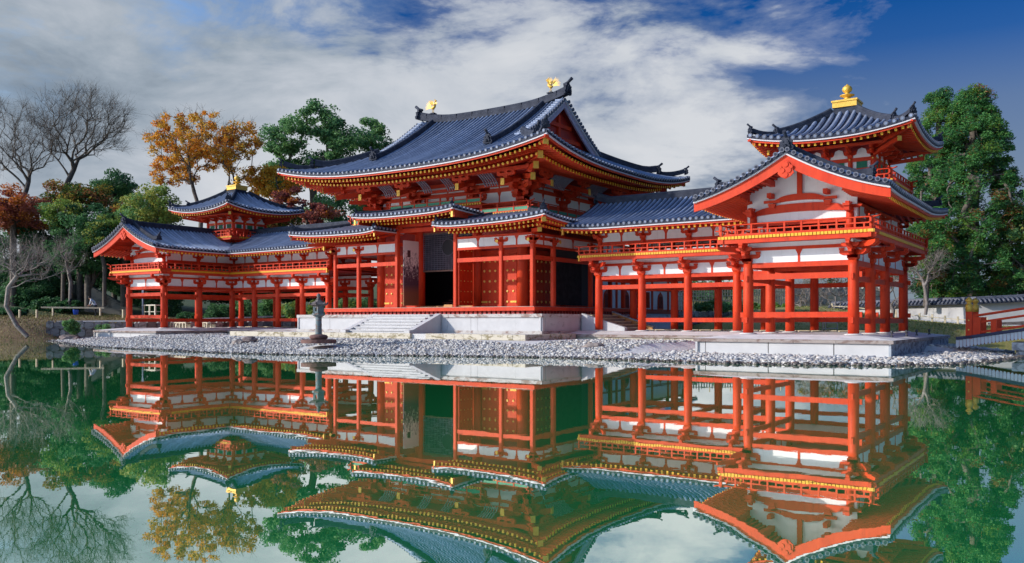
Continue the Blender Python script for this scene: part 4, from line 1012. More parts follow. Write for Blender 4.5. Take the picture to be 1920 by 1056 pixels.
def hall_bracket():
    mb = MB(); block(mb, 0,0,0,.27,.28)
    arm(mb, .28, 1.30, .20, .17); arm(mb, .82, 1.75, .20, .17)
    for x in (-.54,0,.54): block(mb, x,0,.48,.125,.15)
    for x in (-.74,0,.74): block(mb, x,0,1.02,.125,.15)
    def fwd(z, L): mb.prism([(.2,0),(-L+.22,0),(-L+.06,.06),(-L,.14),(-L,.20),(.2,.20)], (-.085,0,z), (0,1,0), (0,0,1), (.17,0,0))
    fwd(.28,.62); block(mb, 0,-.48,.48,.125,.15); fwd(.62,1.12); arm(mb, .62, 1.0, .18, .15, 'x', (0,-.50)); 
    for x in (-.40,0,.40): block(mb, x,-.50,.80,.11,.13)
    block(mb, 0,-.98,.82,.125,.14)
    # tail rafter sloping down and out
    mb.beam((0,.3,1.55),(0,-1.84,.86), .17, .24)
    block(mb, 0,-1.52,1.10,.12,.13); arm(mb, 1.22, 1.15, .16, .14, 'x', (0,-1.52))
    for x in (-.46,0,.46): block(mb, x,-1.52,1.38,.10,.10)
    arm(mb, .96, 1.1, .16, .14, 'x', (0,-.98))
    return mb
HB = shared(('hallbracket',), hall_bracket, [RED])
cap = shared(('tailcap',), lambda: MB().box(-.115,.115,-.03,0,-.19,.16), [GOLD])
for i, x in enumerate(CXs):
    put('bracket_set', HB, hall, (x,-3.95,7.74)); put('tail_cap', cap, hall, (x,-5.81,8.62))
    put('bracket_set', HB, hall, (x,3.95,7.74), math.pi); put('tail_cap', cap, hall, (x,5.81,8.62), math.pi)
for y in CYs:
    for sx in (-1,1):
        put('bracket_set', HB, hall, (sx*5.15,y,7.74), sx*math.pi/2); put('tail_cap', cap, hall, (sx*7.01,y,8.62), sx*math.pi/2)
for sx in (-1,1):
    for sy in (-1,1):
        mb = MB(); c0 = V3(sx*5.15, sy*3.95, 0); dd = V3(sx, sy, 0)
        for (k0,k1,za,zb,w,h) in ((0,.8,8.12,8.12,.18,.2),(0,1.4,8.46,8.46,.18,.2),(-.2,1.93,9.2,8.72,.20,.26),(.8,2.45,9.3,9.14,.22,.26),(1.2,3.2,9.7,9.46,.22,.24),(2.0,4.05,9.95,9.88,.22,.24)):
            a = c0+dd*k0; e = c0+dd*k1; mb.beam((a[0],a[1],za),(e[0],e[1],zb),w,h)
        for k, z in ((.5,8.24),(1.0,8.58),(1.6,8.98)): p_ = c0+dd*k; block(mb, p_[0],p_[1],z,.13,.15)
        part('hip_rafter', mb, RED, hall)
        for k, z, w, h in ((1.95,8.70,.25,.36),(2.47,9.14,.27,.36),(3.22,9.46,.27,.36),(4.07,9.88,.27,.30)):
            a = c0+dd*k; e = c0+dd*(k+.03); part('gold_cap', MB().beam((a[0],a[1],z),(e[0],e[1],z),w,h), GOLD, hall)
for p, q, o in (((-6.7,-5.5),(6.7,-5.5),0), ((-6.7,5.5),(6.7,5.5),0), ((6.7,-5.5),(6.7,5.5),0), ((-6.7,-5.5),(-6.7,5.5),0)):
    hbeam(hall, p, q, 9.20, 9.40, .16, 'eave_purlin', ext=.3)
    p2 = tuple(c_*(.855 if abs(c_) == 6.7 else .82) for c_ in p); q2 = tuple(c_*(.855 if abs(c_) == 6.7 else .82) for c_ in q)
    hbeam(hall, p2, q2, 8.62, 8.78, .12, 'inner_purlin', ext=.2)
# pale coving ribs between the bracket sets
RIBM = mat('pale_rib_paint', (0.30,0.28,0.34), (0.38,0.36,0.42), scale=4)
def cove():
    pts = [(0, -.02-.72*k/6, -.58+.58*(k/6)**.62) for k in range(7)]
    return MB().sweep(pts, [(-.022,-.03),(.022,-.03),(.022,.03),(-.022,.03)], 0)
CV = shared(('cove',), cove, [RIBM])
def coves(a, b, axis, c, ang):
    for u in np.arange(a+.3, b-.2, .165): put('coving_rib', CV, hall, (u, c, 9.22) if axis == 'x' else (c, u, 9.22), ang)
for a, b in ((-4.35,-2.95),(-1.35,-.25),(.35,1.35),(2.95,4.35)): coves(a, b, 'x', -4.72, 0)
for a, b in ((-3.2,-.75),(.75,3.2)): coves(a, b, 'y', 5.92, math.pi/2)
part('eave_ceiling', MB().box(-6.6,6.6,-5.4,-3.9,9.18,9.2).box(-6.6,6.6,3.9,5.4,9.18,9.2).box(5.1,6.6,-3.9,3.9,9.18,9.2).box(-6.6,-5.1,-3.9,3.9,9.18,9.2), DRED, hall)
# railing balcony round the core
o = 1.36
def hall_rail(p, q, ov, z, e0, e1):
    joists(hall, p, q, z-.06, ov, depth=1.0, sp=.165, s=.10); hbeam(hall, (p[0]-ov[0]*.1,p[1]-ov[1]*.1), (q[0]-ov[0]*.1,q[1]-ov[1]*.1), z-.30, z-.12, .12, 'balcony_beam')
    railing(hall, (p[0]-ov[0]*.08,p[1]-ov[1]*.08), (q[0]-ov[0]*.08,q[1]-ov[1]*.08), z, .50, .95, e0, e1, green=True)
ax_, ay_ = 5.15+o, 3.95+o
hall_rail((-ax_,-ay_),(-3.35,-ay_),(0,-1),7.10,.25,.05); hall_rail((3.35,-ay_),(ax_,-ay_),(0,-1),7.10,.05,.25)
hall_rail((-3.3,-ay_),(3.3,-ay_),(0,-1),7.74,.25,.25)
hall_rail((ax_,-ay_),(ax_,ay_),(1,0),7.10,.25,.25); hall_rail((-ax_,-ay_),(-ax_,ay_),(-1,0),7.10,.25,.25)
part('balcony_deck', MB().box(-ax_+.1,ax_-.1,-ay_+.1,-3.9,7.05,7.09).box(5.1,ax_-.1,-3.9,ay_-.1,7.05,7.09).box(-ax_+.1,-5.1,-3.9,ay_-.1,7.05,7.09).box(-5.1,5.1,3.9,ay_-.1,7.05,7.09).box(-3.2,3.2,-ay_+.1,-3.9,7.69,7.73), RED, hall)
part('centre_balcony_side', MB().box(-3.3,-3.2,-ay_+.1,-3.9,7.09,7.69).box(3.2,3.3,-ay_+.1,-3.9,7.09,7.69), RED, hall)

# --- upper roof
EX, EY, GXV, HR = 9.50, 8.34, 5.45, 4.32
def up_(x, y): return .80*((abs(x)/EX)*(abs(y)/EY))**2.8
def zmain(x, y):
    t = max(0, EY-abs(y))/EY; return 9.53 + hprof(t, HR, .66) + up_(x, y) + .30*(min(1, abs(x)/GXV))**2.5*t**3
def zside(x, y):
    t = max(0, min(EX-abs(x), EY-abs(y)))/EY; return 9.53 + hprof(t, HR, .66) + up_(x, y)
def ztop(x, y): return zmain(x, y) if abs(x) <= GXV+.001 else zside(x, y)
rf = Roof(hall, zmain, thick=.15)
seg = 14
for sy in (-1, 1):
    vis = sy < 0
    rf.zf = zmain; rf.face('x', sy*EY, -GXV, GXV, -sy, lambda a: EY, sp=.335, r=.078, seg=seg, visible=vis)
    rf.zf = zside
    rf.face('x', sy*EY, GXV, EX, -sy, lambda a: max(.03, EX-abs(a)), sp=.335, r=.078, seg=9, visible=vis)
    rf.face('x', sy*EY, -EX, -GXV, -sy, lambda a: max(.03, EX-abs(a)), sp=.335, r=.078, seg=9, visible=vis)
for sx in (-1, 1):
    rf.zf = zside; rf.face('y', sx*EX, -EY, EY, -sx, lambda a: max(.03, min(EX-4.9, EY-abs(a))), sp=.335, r=.078, seg=9, visible=sx > 0)
rf.zf = ztop; rf.finish()
for axis, c, a0, a1, ow in (('x',-EY,-EX,EX,-1),('y',EX,-EY,EY,1),('x',EY,-EX,EX,1),('y',-EX,-EY,EY,-1)):
    rf.zf = zside if abs(c) == EX else (lambda x, y: 9.53+up_(x,y)); rf.eave(axis, c, a0, a1, ow)
    ze = (lambda x, y: 9.53+up_(x, y)); vis = (axis == 'x' and ow < 0) or (axis == 'y' and ow > 0)
    rafters(hall, ze, axis, c, a0+.2, a1-.2, -ow, 1.9, .34, -.385, .29, .10, .12, .12, YEL, corner=(True,True), visible=vis)
    rafters(hall, ze, axis, c, a0+1.3, a1-1.3, -ow, 2.3, 1.30, -.50, .29, .12, .14, .20, YEL, rnd=True, corner=(True,True), visible=vis and axis == 'x')
    # board under the flying rafters
    A = np.linspace(a0+1.2, a1-1.2, 20)
    P = lambda a: (a, c-ow*1.22, ze(a, c)-.30) if axis == 'x' else (c-ow*1.22, a, ze(c, a)-.30)
    part('eave_board', MB().sweep([P(a) for a in A], [(-.05,-.05),(.05,-.05),(.05,.05),(-.05,.05)], 0), RED, hall)
# gables
for sx in (-1, 1):
    ys_ = np.linspace(-4.3, 4.3, 25); X = sx*(GXV-.02)
    topl = [(y, zmain(GXV, y)-.16) for y in ys_]; botl = [(y, zmain(GXV, y)-.16-.40) for y in ys_[::-1]]
    part('bargeboard', MB().prism(topl+botl, (X-sx*.14,0,0), (0,1,0), (0,0,1), (sx*.10,0,0)), mat('pale_bargeboard', (0.40,0.36,0.46), (0.48,0.44,0.54), scale=3), hall)
    part('white_verge', MB().prism([(a, b_+.07) for a, b_ in topl]+[(a, b_-.05) for a, b_ in topl[::-1]], (X-sx*.05,0,0), (0,1,0), (0,0,1), (sx*.09,0,0)), EDGE, hall)
    part('gable_wall', MB().prism([(y, zmain(4.9, y)-.3) for y in ys_]+[(4.3,10.9),(-4.3,10.9)], (sx*4.86,0,0), (0,1,0), (0,0,1), (sx*.06,0,0)), DRED, hall)
    for h_, hw_ in ((11.75,2.3),(12.5,1.3)): part('gable_beam', MB().box(sx*4.92, sx*5.08, -hw_, hw_, h_, h_+.22), RED, hall)
    part('gable_post', MB().box(sx*4.92, sx*5.06, -.12, .12, 11.2, 13.2).box(sx*4.92, sx*5.05, -1.3, -1.1, 11.2, 11.75).box(sx*4.92, sx*5.05, 1.1, 1.3, 11.2, 11.75), RED, hall)
    n = 19
    for e in (-1, 1):
        for k in range(n):
            y = e*(.28 + 4.1*k/(n-1)); z = zmain(GXV, y)+.03
            mb = MB().tube([(sx*(GXV+.08), y, z), (sx*(GXV-.5), y, z+.03)], .085, 8, 0); mb.tube([(sx*(GXV+.06), y, z), (sx*(GXV+.10), y, z)], .108, 10, 1, smooth=False)
            part('verge_tile', mb, [TILE, TEND], hall)
        yy = np.linspace(.3, 5.7, 16)
        pts = [(sx*4.15, e*y, zmain(4.15, y)+.02 + (.14*((y-5.0)/.7)**2 if y > 5.0 else 0)) for y in yy]
        ridge(hall, pts, .34, .34, 'descending_ridge'); ogre(hall, (pts[-1][0], pts[-1][1], pts[-1][2]-.05), (0,e), .9)
        # hip ridges in two stages
        f = lambda k, up=0: (sx*(GXV-.25+k), e*(EY-(EX-GXV)-.25+k), zside(GXV-.25+k, EY-(EX-GXV)-.25+k)+up)
        ks = np.linspace(0, 2.75, 9); ridge(hall, [f(k, .0+.22*max(0,(k-1.9)/.85)**2) for k in ks], .36, .40, 'hip_ridge'); ogre(hall, f(2.8,.10), (sx,e), .85)
        ks = np.linspace(2.75, 4.05, 7); ridge(hall, [f(k, .0+.28*((k-2.75)/1.3)**2) for k in ks], .30, .28, 'hip_ridge'); ogre(hall, f(4.08,.20), (sx,e), .66)
pts = [(x, 0, zmain(0,0)-.06 + .16*(abs(x)/5.2)**2 + .36*max(0,(abs(x)-2.5)/3.1)**2) for x in np.linspace(-5.55, 5.55, 25)]
rd = MB().sweep(pts, RIDGE_PROF(.42,.50), 0, (0,0,1)); mr = part('main_ridge', rd, TILER, hall)
for x in np.linspace(-4.9, 4.9, 9): 
    z = np.interp(x, [p[0] for p in pts], [p[2] for p in pts]); part('ridge_joint', MB().box(x-.015, x+.015, -.19, .19, z+.1, z+.44), TILED, mr)
for sx in (-1,1): ogre(hall, (sx*5.5, 0, pts[0][2]+.0), (sx,0), 1.15)
# --- lower roofs
LX, LY = 9.06, 7.86
def zlow(x, y):
    X, Yf = abs(x), LY-abs(y); D = min(Yf, LX-X)
    if y < -5 and X > 2: D = min(D, X-2.05+.0)
    D = max(0, D); t = D/2.7
    z = 6.36 + hprof(t, .66, .8) + .24*((X/LX)*(abs(y)/LY))**5
    if y < -5: z += .12*max(0, 1-(X-2.05)/1.6)**2
    return z
rl = Roof(hall, zlow, thick=.12)
for sx in (-1, 1):
    rl.face('x', -LY, sx*2.05, sx*LX, 1, lambda a: max(.03, min(2.65, LX-abs(a), abs(a)-2.05)), sp=.295)
    rl.face('y', sx*2.05, -LY, -5.2, sx, lambda a: max(.03, min(2.4, a+LY)), sp=.295, visible=True)
    rl.face('y', sx*LX, -LY, LY, -sx, lambda a: max(.03, min(2.65, LY-abs(a))), sp=.295, visible=sx > 0)
rl.face('x', LY, -LX, LX, -1, lambda a: max(.03, min(2.65, LX-abs(a))), sp=.295, visible=False)
rl.finish()
for sx in (-1, 1):
    rl.eave('x', -LY, sx*2.05, sx*LX, -1); rl.eave('y', sx*2.05, -LY, -5.4, -sx); rl.eave('y', sx*LX, -LY, LY, sx)
    for a0, a1 in ((2.15, LX-.15),):
        rafters(hall, zlow, 'x', -LY, sx*a0, sx*a1, 1, 1.1, .24, -.315, .275, .085, .10, .16, YEL, corner=(False,True), visible=sx > 0)
        rafters(hall, lambda x,y: zlow(x,y), 'x', -LY, sx*(a0+.25), sx*(a1-.7), 1, 1.3, .85, -.42, .275, .085, .10, .22, YEL, corner=(False,True), visible=sx > 0)
    rafters(hall, zlow, 'y', sx*LX, -LY+.15, LY-.15, -sx, 1.1, .24, -.315, .275, .085, .10, .16, YEL, corner=(True,True), visible=False)
    rafters(hall, zlow, 'y', sx*LX, -LY+.8, LY-.8, -sx, 1.3, .85, -.42, .275, .085, .10, .22, YEL, corner=(True,True), visible=False)
    for e in (-1, 1):
        f = lambda k, up=0: (sx*(LX-k), e*(LY-k), zlow(LX-k, LY-k)+up)
        ridge(hall, [f(k, (.12*((.9-k)/.7)**2 if k < .9 else 0)) for k in np.linspace(2.6, .25, 8)], .26, .26, 'hip_ridge'); ogre(hall, f(.22,.10), (sx,e), .58)
        mb = MB(); a = V3(sx*7.09, e*5.9, 0); d_ = V3(sx, e, 0)
        for k0,k1,z0,z1 in ((0,1.15,5.95,5.83),(.3,1.82,6.2,6.22)): p_=a+d_*k0; q_=a+d_*k1; mb.beam((p_[0],p_[1],z0),(q_[0],q_[1],z1),.15,.18)
        part('hip_rafter', mb, RED, hall)
        for k,z in ((1.17,5.83),(1.84,6.22)): p_=a+d_*k; q_=a+d_*(k+.03); part('gold_cap', MB().beam((p_[0],p_[1],z),(q_[0],q_[1],z),.21,.22), GOLD, hall)
    f = lambda k, up=0: (sx*(2.05+k), -LY+k, zlow(2.06+k, -LY+k)+up)
    ridge(hall, [f(k, .0) for k in np.linspace(2.3, .2, 6)], .22, .2, 'hip_ridge'); ogre(hall, f(.2,.02), (-sx,-1), .42)
    part('gold_plate', MB().box(sx*2.12, sx*2.2, -LY+.10, -LY+.16, 6.0, 6.3), GOLD, hall)
RX, RY0, RY1 = 3.62, -8.05, -5.35
def zrai(x, y):
    D = max(0, min(y-RY0, RX-abs(x))); t = D/2.7
    return 7.10 + hprof(t, .56, .8) + .16*(abs(x)/RX)**3*max(0, 1-(y-RY0)/2.7)
rr = Roof(hall, zrai, thick=.12)
rr.face('x', RY0, -RX, RX, 1, lambda a: max(.03, min(2.7, RX-abs(a))), sp=.295)
for sx in (-1, 1): rr.face('y', sx*RX, RY0, RY1, -sx, lambda a: max(.03, min(2.7, a-RY0)), sp=.295)
rr.finish(); rr.eave('x', RY0, -RX, RX, -1)
rafters(hall, zrai, 'x', RY0, -RX+.25, RX-.25, 1, 1.2, .24, -.315, .275, .085, .10, .16, YEL, corner=(True,True))
rafters(hall, zrai, 'x', RY0, -RX+.8, RX-.8, 1, 1.4, .85, -.42, .275, .085, .10, .22, YEL, corner=(True,True))
for sx in (-1, 1):
    rr.eave('y', sx*RX, RY0, RY1, sx)
    f = lambda k, up=0: (sx*(RX-k), RY0+k, zrai(RX-k, RY0+k)+up)
    ridge(hall, [f(k) for k in np.linspace(2.4, .2, 6)], .22, .2, 'hip_ridge'); ogre(hall, f(.2,.02), (sx,-1), .42)
    part('end_board', MB().box(sx*(RX-.16), sx*(RX-.24), RY0+.35, RY1, 6.72, 7.0), RED, hall)
    part('gold_plate', MB().box(sx*(RX-.10), sx*(RX-.22), RY0+.12, RY0+.18, 6.68, 6.98), GOLD, hall)
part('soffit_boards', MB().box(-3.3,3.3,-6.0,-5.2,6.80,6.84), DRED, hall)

wing(1, 'red right wing gallery nearest the camera with raised balcony and gabled front arm', 'wing galleries')
wing(-1, 'red left wing gallery farthest from the camera with raised balcony and gabled arm', 'wing galleries')
turret(1, 'large near turret with gilded jewel finial on the right wing roof', 'corner turrets')
turret(-1, 'small distant turret with gilded finial on the left wing roof', 'corner turrets')

# ------------------------------------------------------------------ phoenixes, lantern
def phoenix(x, d, label):
    """gilded phoenix facing direction d (+1/-1 along x)"""
    zb = float(np.interp(x, [p[0] for p in pts_ridge], [p[2] for p in pts_ridge]))+.49
    root = thing('phoenix_statue', label, 'statue', (x, 0, zb), 'gilded phoenixes on the main ridge')
    part('perch', MB().box(x-.2,x+.2,-.16,.16,zb,zb+.05).box(x-.13,x+.13,-.1,.1,zb+.05,zb+.09), TILER, root)
    mb = MB()
    for sy in (-1,1):
        mb.tube([(x+d*.02,sy*.06,zb+.09),(x-d*.01,sy*.06,zb+.24),(x+d*.03,sy*.06,zb+.36)], [.018,.018,.035], 6)
        mb.tube([(x+d*.10,sy*.06,zb+.10),(x,sy*.06,zb+.10)], .012, 5)
    part('legs', mb, GOLD, root)
    mb = MB(); P = lambda a, b, y=0: (x+d*a, y, zb+b)
    mb.tube([P(-.16,.40),P(-.08,.38),P(.02,.40),P(.12,.48),P(.17,.60),P(.15,.70),P(.15,.77),P(.20,.82)], [.02,.07,.10,.095,.065,.04,.033,.038], 8)
    mb.tube([P(.16,.83),P(.22,.84),P(.28,.82),P(.33,.79)], [.04,.055,.035,.008], 7)
    mb.tube([P(.17,.88),P(.13,.94),P(.08,.93)], [.02,.018,.006], 5)
    mb.tube([P(.24,.79),P(.25,.73)], [.02,.012], 5)
    part('body', mb, GOLD, root)
    for sy in (-1,1):
        for k in range(6):
            a = R_(50+k*15); L = .38-.02*k
            w = MB().sweep([P(.04,.52,sy*.10), P(.04-math.cos(a)*L*.5,.54+math.sin(a)*L*.5,sy*(.17)), P(.04-math.cos(a)*L,.54+math.sin(a)*L,sy*(.20))], [(-.024,-.006),(.024,-.006),(.024,.006),(-.024,.006)], 0, (0,1,0), scales=[1,1.1,.3])
            part('wing_feather', w, GOLD, root)
    for k in range(8):
        a = R_(-8+k*11); L = .50+.02*(k % 3)
        w = MB().sweep([P(-.14,.42), P(-.14-math.cos(a)*L*.5,.42+math.sin(a)*L*.5+.03), P(-.14-math.cos(a)*L,.42+math.sin(a)*L)], [(-.02,-.006),(.02,-.006),(.02,.006),(-.02,.006)], 0, (0,1,0), scales=[.7,1,.25])
        part('tail_feather', w, GOLD, root)
pts_ridge = pts_ = [(x, 0, zmain(0,0)-.06 + .16*(abs(x)/5.2)**2 + .36*max(0,(abs(x)-2.5)/3.1)**2) for x in np.linspace(-5.55, 5.55, 25)]
phoenix(4.45, -1, 'gilded phoenix on the right end of the main ridge with its tail spread outward')
phoenix(-4.45, 1, 'gilded phoenix on the left end of the main ridge with its tail spread outward')

lx, ly = site(597.5, 36.8); gl0 = ground_z(lx, ly)
LZ = 0.44
L = thing('stone_lantern', 'dark weathered stone lantern on a round red brown base on the pebble beach', 'lantern', (lx, ly, LZ))
LG = stained('lantern_grey_stone', (0.14,0.18,0.19), (0.22,0.12,0.09), .52, 3)
LBR = mat('red_brown_stone', (0.13,0.06,0.055), (0.20,0.11,0.09), scale=5, rough=.9, bump=.5, bscale=20)
for k in range(2): part('base_slab', MB().prism([(math.cos(a)*.74, math.sin(a)*.74) for a in np.linspace(math.pi*k+.02, math.pi*(k+1)-.02, 12)], (lx,ly,LZ-.02), (1,0,0), (0,1,0), (0,0,.15)), LBR, L)
part('lotus_base', MB().lathe((lx,ly,LZ+.13), [(.30,0),(.38,.05),(.39,.13),(.34,.19),(.18,.22)], 20), LBR, L)
part('shaft', MB().lathe((lx,ly,LZ+.34), [(.165,0),(.14,.05),(.13,.3),(.135,.42),(.125,.5),(.13,.76)], 16), LG, L)
part('platform', MB().lathe((lx,ly,LZ+1.09), [(.14,0),(.22,.05),(.28,.09),(.28,.15),(.24,.16)], 8, smooth=False), LG, L)
fb = MB()
for k in range(6):
    a = R_(60*k+12); fb.tube([(lx+.225*math.cos(a), ly+.225*math.sin(a), LZ+1.25), (lx+.225*math.cos(a), ly+.225*math.sin(a), LZ+1.57)], .028, 6)
part('firebox_posts', fb, LG, L)
for k in range(6):
    a0, a1 = R_(60*k+12), R_(60*k+72); A = V3(lx+.215*math.cos(a0), ly+.215*math.sin(a0), 0); B = V3(lx+.215*math.cos(a1), ly+.215*math.sin(a1), 0)
    if k % 2 == 0:
        for t0, t1 in ((0,.32),(.68,1)): p_=A+(B-A)*t0; q_=A+(B-A)*t1; part('firebox_panel', MB().beam((p_[0],p_[1],LZ+1.41),(q_[0],q_[1],LZ+1.41),.03,.32), LG, L)
        p_=A+(B-A)*.3; q_=A+(B-A)*.7; part('firebox_panel', MB().beam((p_[0],p_[1],LZ+1.29),(q_[0],q_[1],LZ+1.29),.03,.08).beam((p_[0],p_[1],LZ+1.53),(q_[0],q_[1],LZ+1.53),.03,.08), LG, L)
    else: part('firebox_panel', MB().beam((A[0],A[1],LZ+1.41),(B[0],B[1],LZ+1.41),.03,.32), LG, L)
part('roof', MB().lathe((lx,ly,LZ+1.57), [(.30,0),(.36,.03),(.37,.07),(.27,.12),(.15,.21),(.08,.27)], 6, smooth=False), DARKST, L)
for k in range(6):
    a = R_(60*k); part('roof_scroll', MB().tube([(lx+.30*math.cos(a),ly+.30*math.sin(a),LZ+1.64),(lx+.37*math.cos(a),ly+.37*math.sin(a),LZ+1.66),(lx+.39*math.cos(a),ly+.39*math.sin(a),LZ+1.72)], [.03,.045,.03], 6), DARKST, L)
part('jewel', MB().lathe((lx,ly,LZ+1.83), [(.07,0),(.11,.03),(.07,.07),(.05,.09),(.09,.14),(.09,.20),(.02,.27)], 12), DARKST, L)

# ------------------------------------------------------------------ pebbles and rocks
def ico():
    t = (1+5**.5)/2; v = np.array([(-1,t,0),(1,t,0),(-1,-t,0),(1,-t,0),(0,-1,t),(0,1,t),(0,-1,-t),(0,1,-t),(t,0,-1),(t,0,1),(-t,0,-1),(-t,0,1)], float); v /= np.linalg.norm(v[0])
    f = np.array([(0,11,5),(0,5,1),(0,1,7),(0,7,10),(0,10,11),(1,5,9),(5,11,4),(11,10,2),(10,7,6),(7,1,8),(3,9,4),(3,4,2),(3,2,6),(3,6,8),(3,8,9),(4,9,5),(2,4,11),(6,2,10),(8,6,7),(9,8,1)])
    return v, f
IV, IF = ico()
def fast_mesh(name, verts, faces, mats, mi=None, smooth=False):
    me = bpy.data.meshes.new(name); nv, nf = len(verts), len(faces); k = faces.shape[1]
    me.vertices.add(nv); me.vertices.foreach_set('co', verts.astype(np.float32).ravel())
    me.loops.add(nf*k); me.loops.foreach_set('vertex_index', faces.astype(np.int32).ravel())
    me.polygons.add(nf); me.polygons.foreach_set('loop_start', np.arange(0, nf*k, k, dtype=np.int32)); me.polygons.foreach_set('loop_total', np.full(nf, k, np.int32))
    if mi is not None: me.polygons.foreach_set('material_index', mi.astype(np.int32))
    me.polygons.foreach_set('use_smooth', np.full(nf, smooth))
    for m in mats: me.materials.append(m)
    me.update(calc_edges=True); me.validate(); return me
rng = np.random.default_rng(3)
PEB = [mat('pebble_grey', (0.38,0.365,0.34), (0.55,0.53,0.50), scale=7, rough=.8), mat('pebble_pale', (0.54,0.52,0.49), (0.70,0.68,0.64), scale=5, rough=.8), mat('pebble_blue', (0.17,0.19,0.23), (0.28,0.30,0.34), scale=5, rough=.8), mat('pebble_warm', (0.36,0.29,0.23), (0.52,0.45,0.38), scale=5, rough=.8), mat('wet_pebble', (0.07,0.065,0.055), (0.15,0.13,0.11), scale=6, rough=.25)]
cand = rng.uniform([-27,-21],[29.5,4],(160000,2)); D = sdf(cand, ISLE)
mid = (np.abs(cand[:,0]+1) < 12.5)
lim = np.where(mid, 5.6 - 0*cand[:,0], 9.0)
ok = (D > -.35) & (D < lim)
ok &= ~((cand[:,1] > np.where(mid, -12.5, -5.5)) & (np.abs(cand[:,0]) < 17.9))
ok &= ~((np.abs(cand[:,0]) > 17.85) & (np.abs(cand[:,0]) < 25.15) & (cand[:,1] > -10.9)) & ~((cand[:,1] > 2) )
ok &= ~((np.abs(cand[:,0]) < 17.9) & (cand[:,1] > -6))
# keep the strip before the corridor of the right wing sandy
ok &= ~((cand[:,0] > 9) & (cand[:,0] < 17.8) & (cand[:,1] > -6.6))
ok &= np.hypot(cand[:,0]-lx, cand[:,1]-ly) > .95
cand = cand[ok]; n = len(cand); zg = hval(cand)
big = np.where(cand[:,0] > 16, 1.28, 1.0)
sz = (.024+.048*rng.random((n,1))**1.8+.035*(rng.random((n,1))<.04)) * rng.uniform(.75,1.35,(n,3)) * np.array([1,1,.6]) * big[:,None]
an = rng.uniform(0, 2*np.pi, n); ca, sa = np.cos(an), np.sin(an)
jit = 1 + rng.uniform(-.16,.16,(n,12,1)); v = IV[None]*jit*sz[:,None,:]
tl = rng.uniform(-.35,.35,n); v[:,:,2] += v[:,:,0]*tl[:,None]
X = v[:,:,0]*ca[:,None]-v[:,:,1]*sa[:,None]; Y = v[:,:,0]*sa[:,None]+v[:,:,1]*ca[:,None]
v = np.stack([X+cand[:,0,None], Y+cand[:,1,None], v[:,:,2]+(zg+rng.uniform(.0,.05,n))[:,None]], 2).reshape(-1,3)
f = (IF[None]+12*np.arange(n)[:,None,None]).reshape(-1,3)
pm = rng.choice(4, n, p=[.44,.33,.16,.07]); pm = np.where(zg < -.01+.025*rng.random(n), 4, pm)
put('pebble_beach', fast_mesh('pebble_beach', v, f, PEB, np.repeat(pm, 20), True), None, (0,0,0), 0, 'stuff')
print('pebbles', n)
o_ = bpy.data.objects['pebble_beach']; tag(o_, 'grey and white pebbles covering the shore in front of the temple', 'pebbles')

def rock(x, y, z, sx, sy, sz_, seed, m, label, name='rock', cat='rock', group=None, rz=0, parent=None):
    rg_ = np.random.default_rng(seed)
    import bmesh
    bm = bmesh.new(); bmesh.ops.create_icosphere(bm, subdivisions=3, radius=1)
    dirs = rg_.normal(size=(14,3)); dirs /= np.linalg.norm(dirs, axis=1)[:,None]; offs = rg_.uniform(.55,.95,14)
    for vv in bm.verts:
        c = np.array(vv.co)
        for d_, o1 in zip(dirs, offs):
            k = c@d_
            if k > o1: c = c-d_*(k-o1)*.9
        c *= 1+.06*math.sin(c[0]*9+seed)+.05*math.sin(c[1]*11+c[2]*7)
        vv.co = c*np.array([sx,sy,sz_])
    me = bpy.data.meshes.new(name); bm.to_mesh(me); bm.free(); me.materials.append(m)
    me.polygons.foreach_set('use_smooth', [False]*len(me.polygons))
    o = put(name, me, parent, (x,y,z), rz)
    if parent is None: tag(o, label, cat, group)
    return o
RKW = stained('cream_rock', (0.50,0.46,0.38), (0.20,0.16,0.12), .5, 3); RKD = stained('dark_rock', (0.20,0.15,0.14), (0.07,0.06,0.065), .5, 3); RKB = stained('brown_rock', (0.30,0.25,0.22), (0.15,0.11,0.10), .5, 2.5)
x, y = site(1110, 34.5); rock(x, y, .22, .62, .42, .36, 3, RKB, 'brown boulder at the right end of the curb near the water', rz=.3)
x, y = site(1072, 34.8); rock(x, y, .16, .48, .34, .24, 7, RKW, 'low cream boulder beside the larger brown boulder', rz=.2)
x, y = site(1090, 34.2); rock(x, y, .10, .30, .2, .16, 8, RKW, 'small cream rock between the two boulders by the water')
x, y = site(468, 40.5); rock(x, y, .42, .42, .30, .22, 11, RKD, 'dark flat topped rock on the pebbles left of the lantern', rz=.4)
x, y = site(448, 40.2); rock(x, y, .34, .38, .28, .18, 13, RKB, 'low brown rock touching the dark rock on the pebbles')
x, y = site(386, 46); rock(x, y, .32, .42, .3, .16, 17, RKD, 'small dark rock half buried in pebbles by the left platform')
x, y = site(132, 57); rock(x, y, .15, .9, .6, .34, 19, RKD, 'flat grey shore rock beside the small green bush')

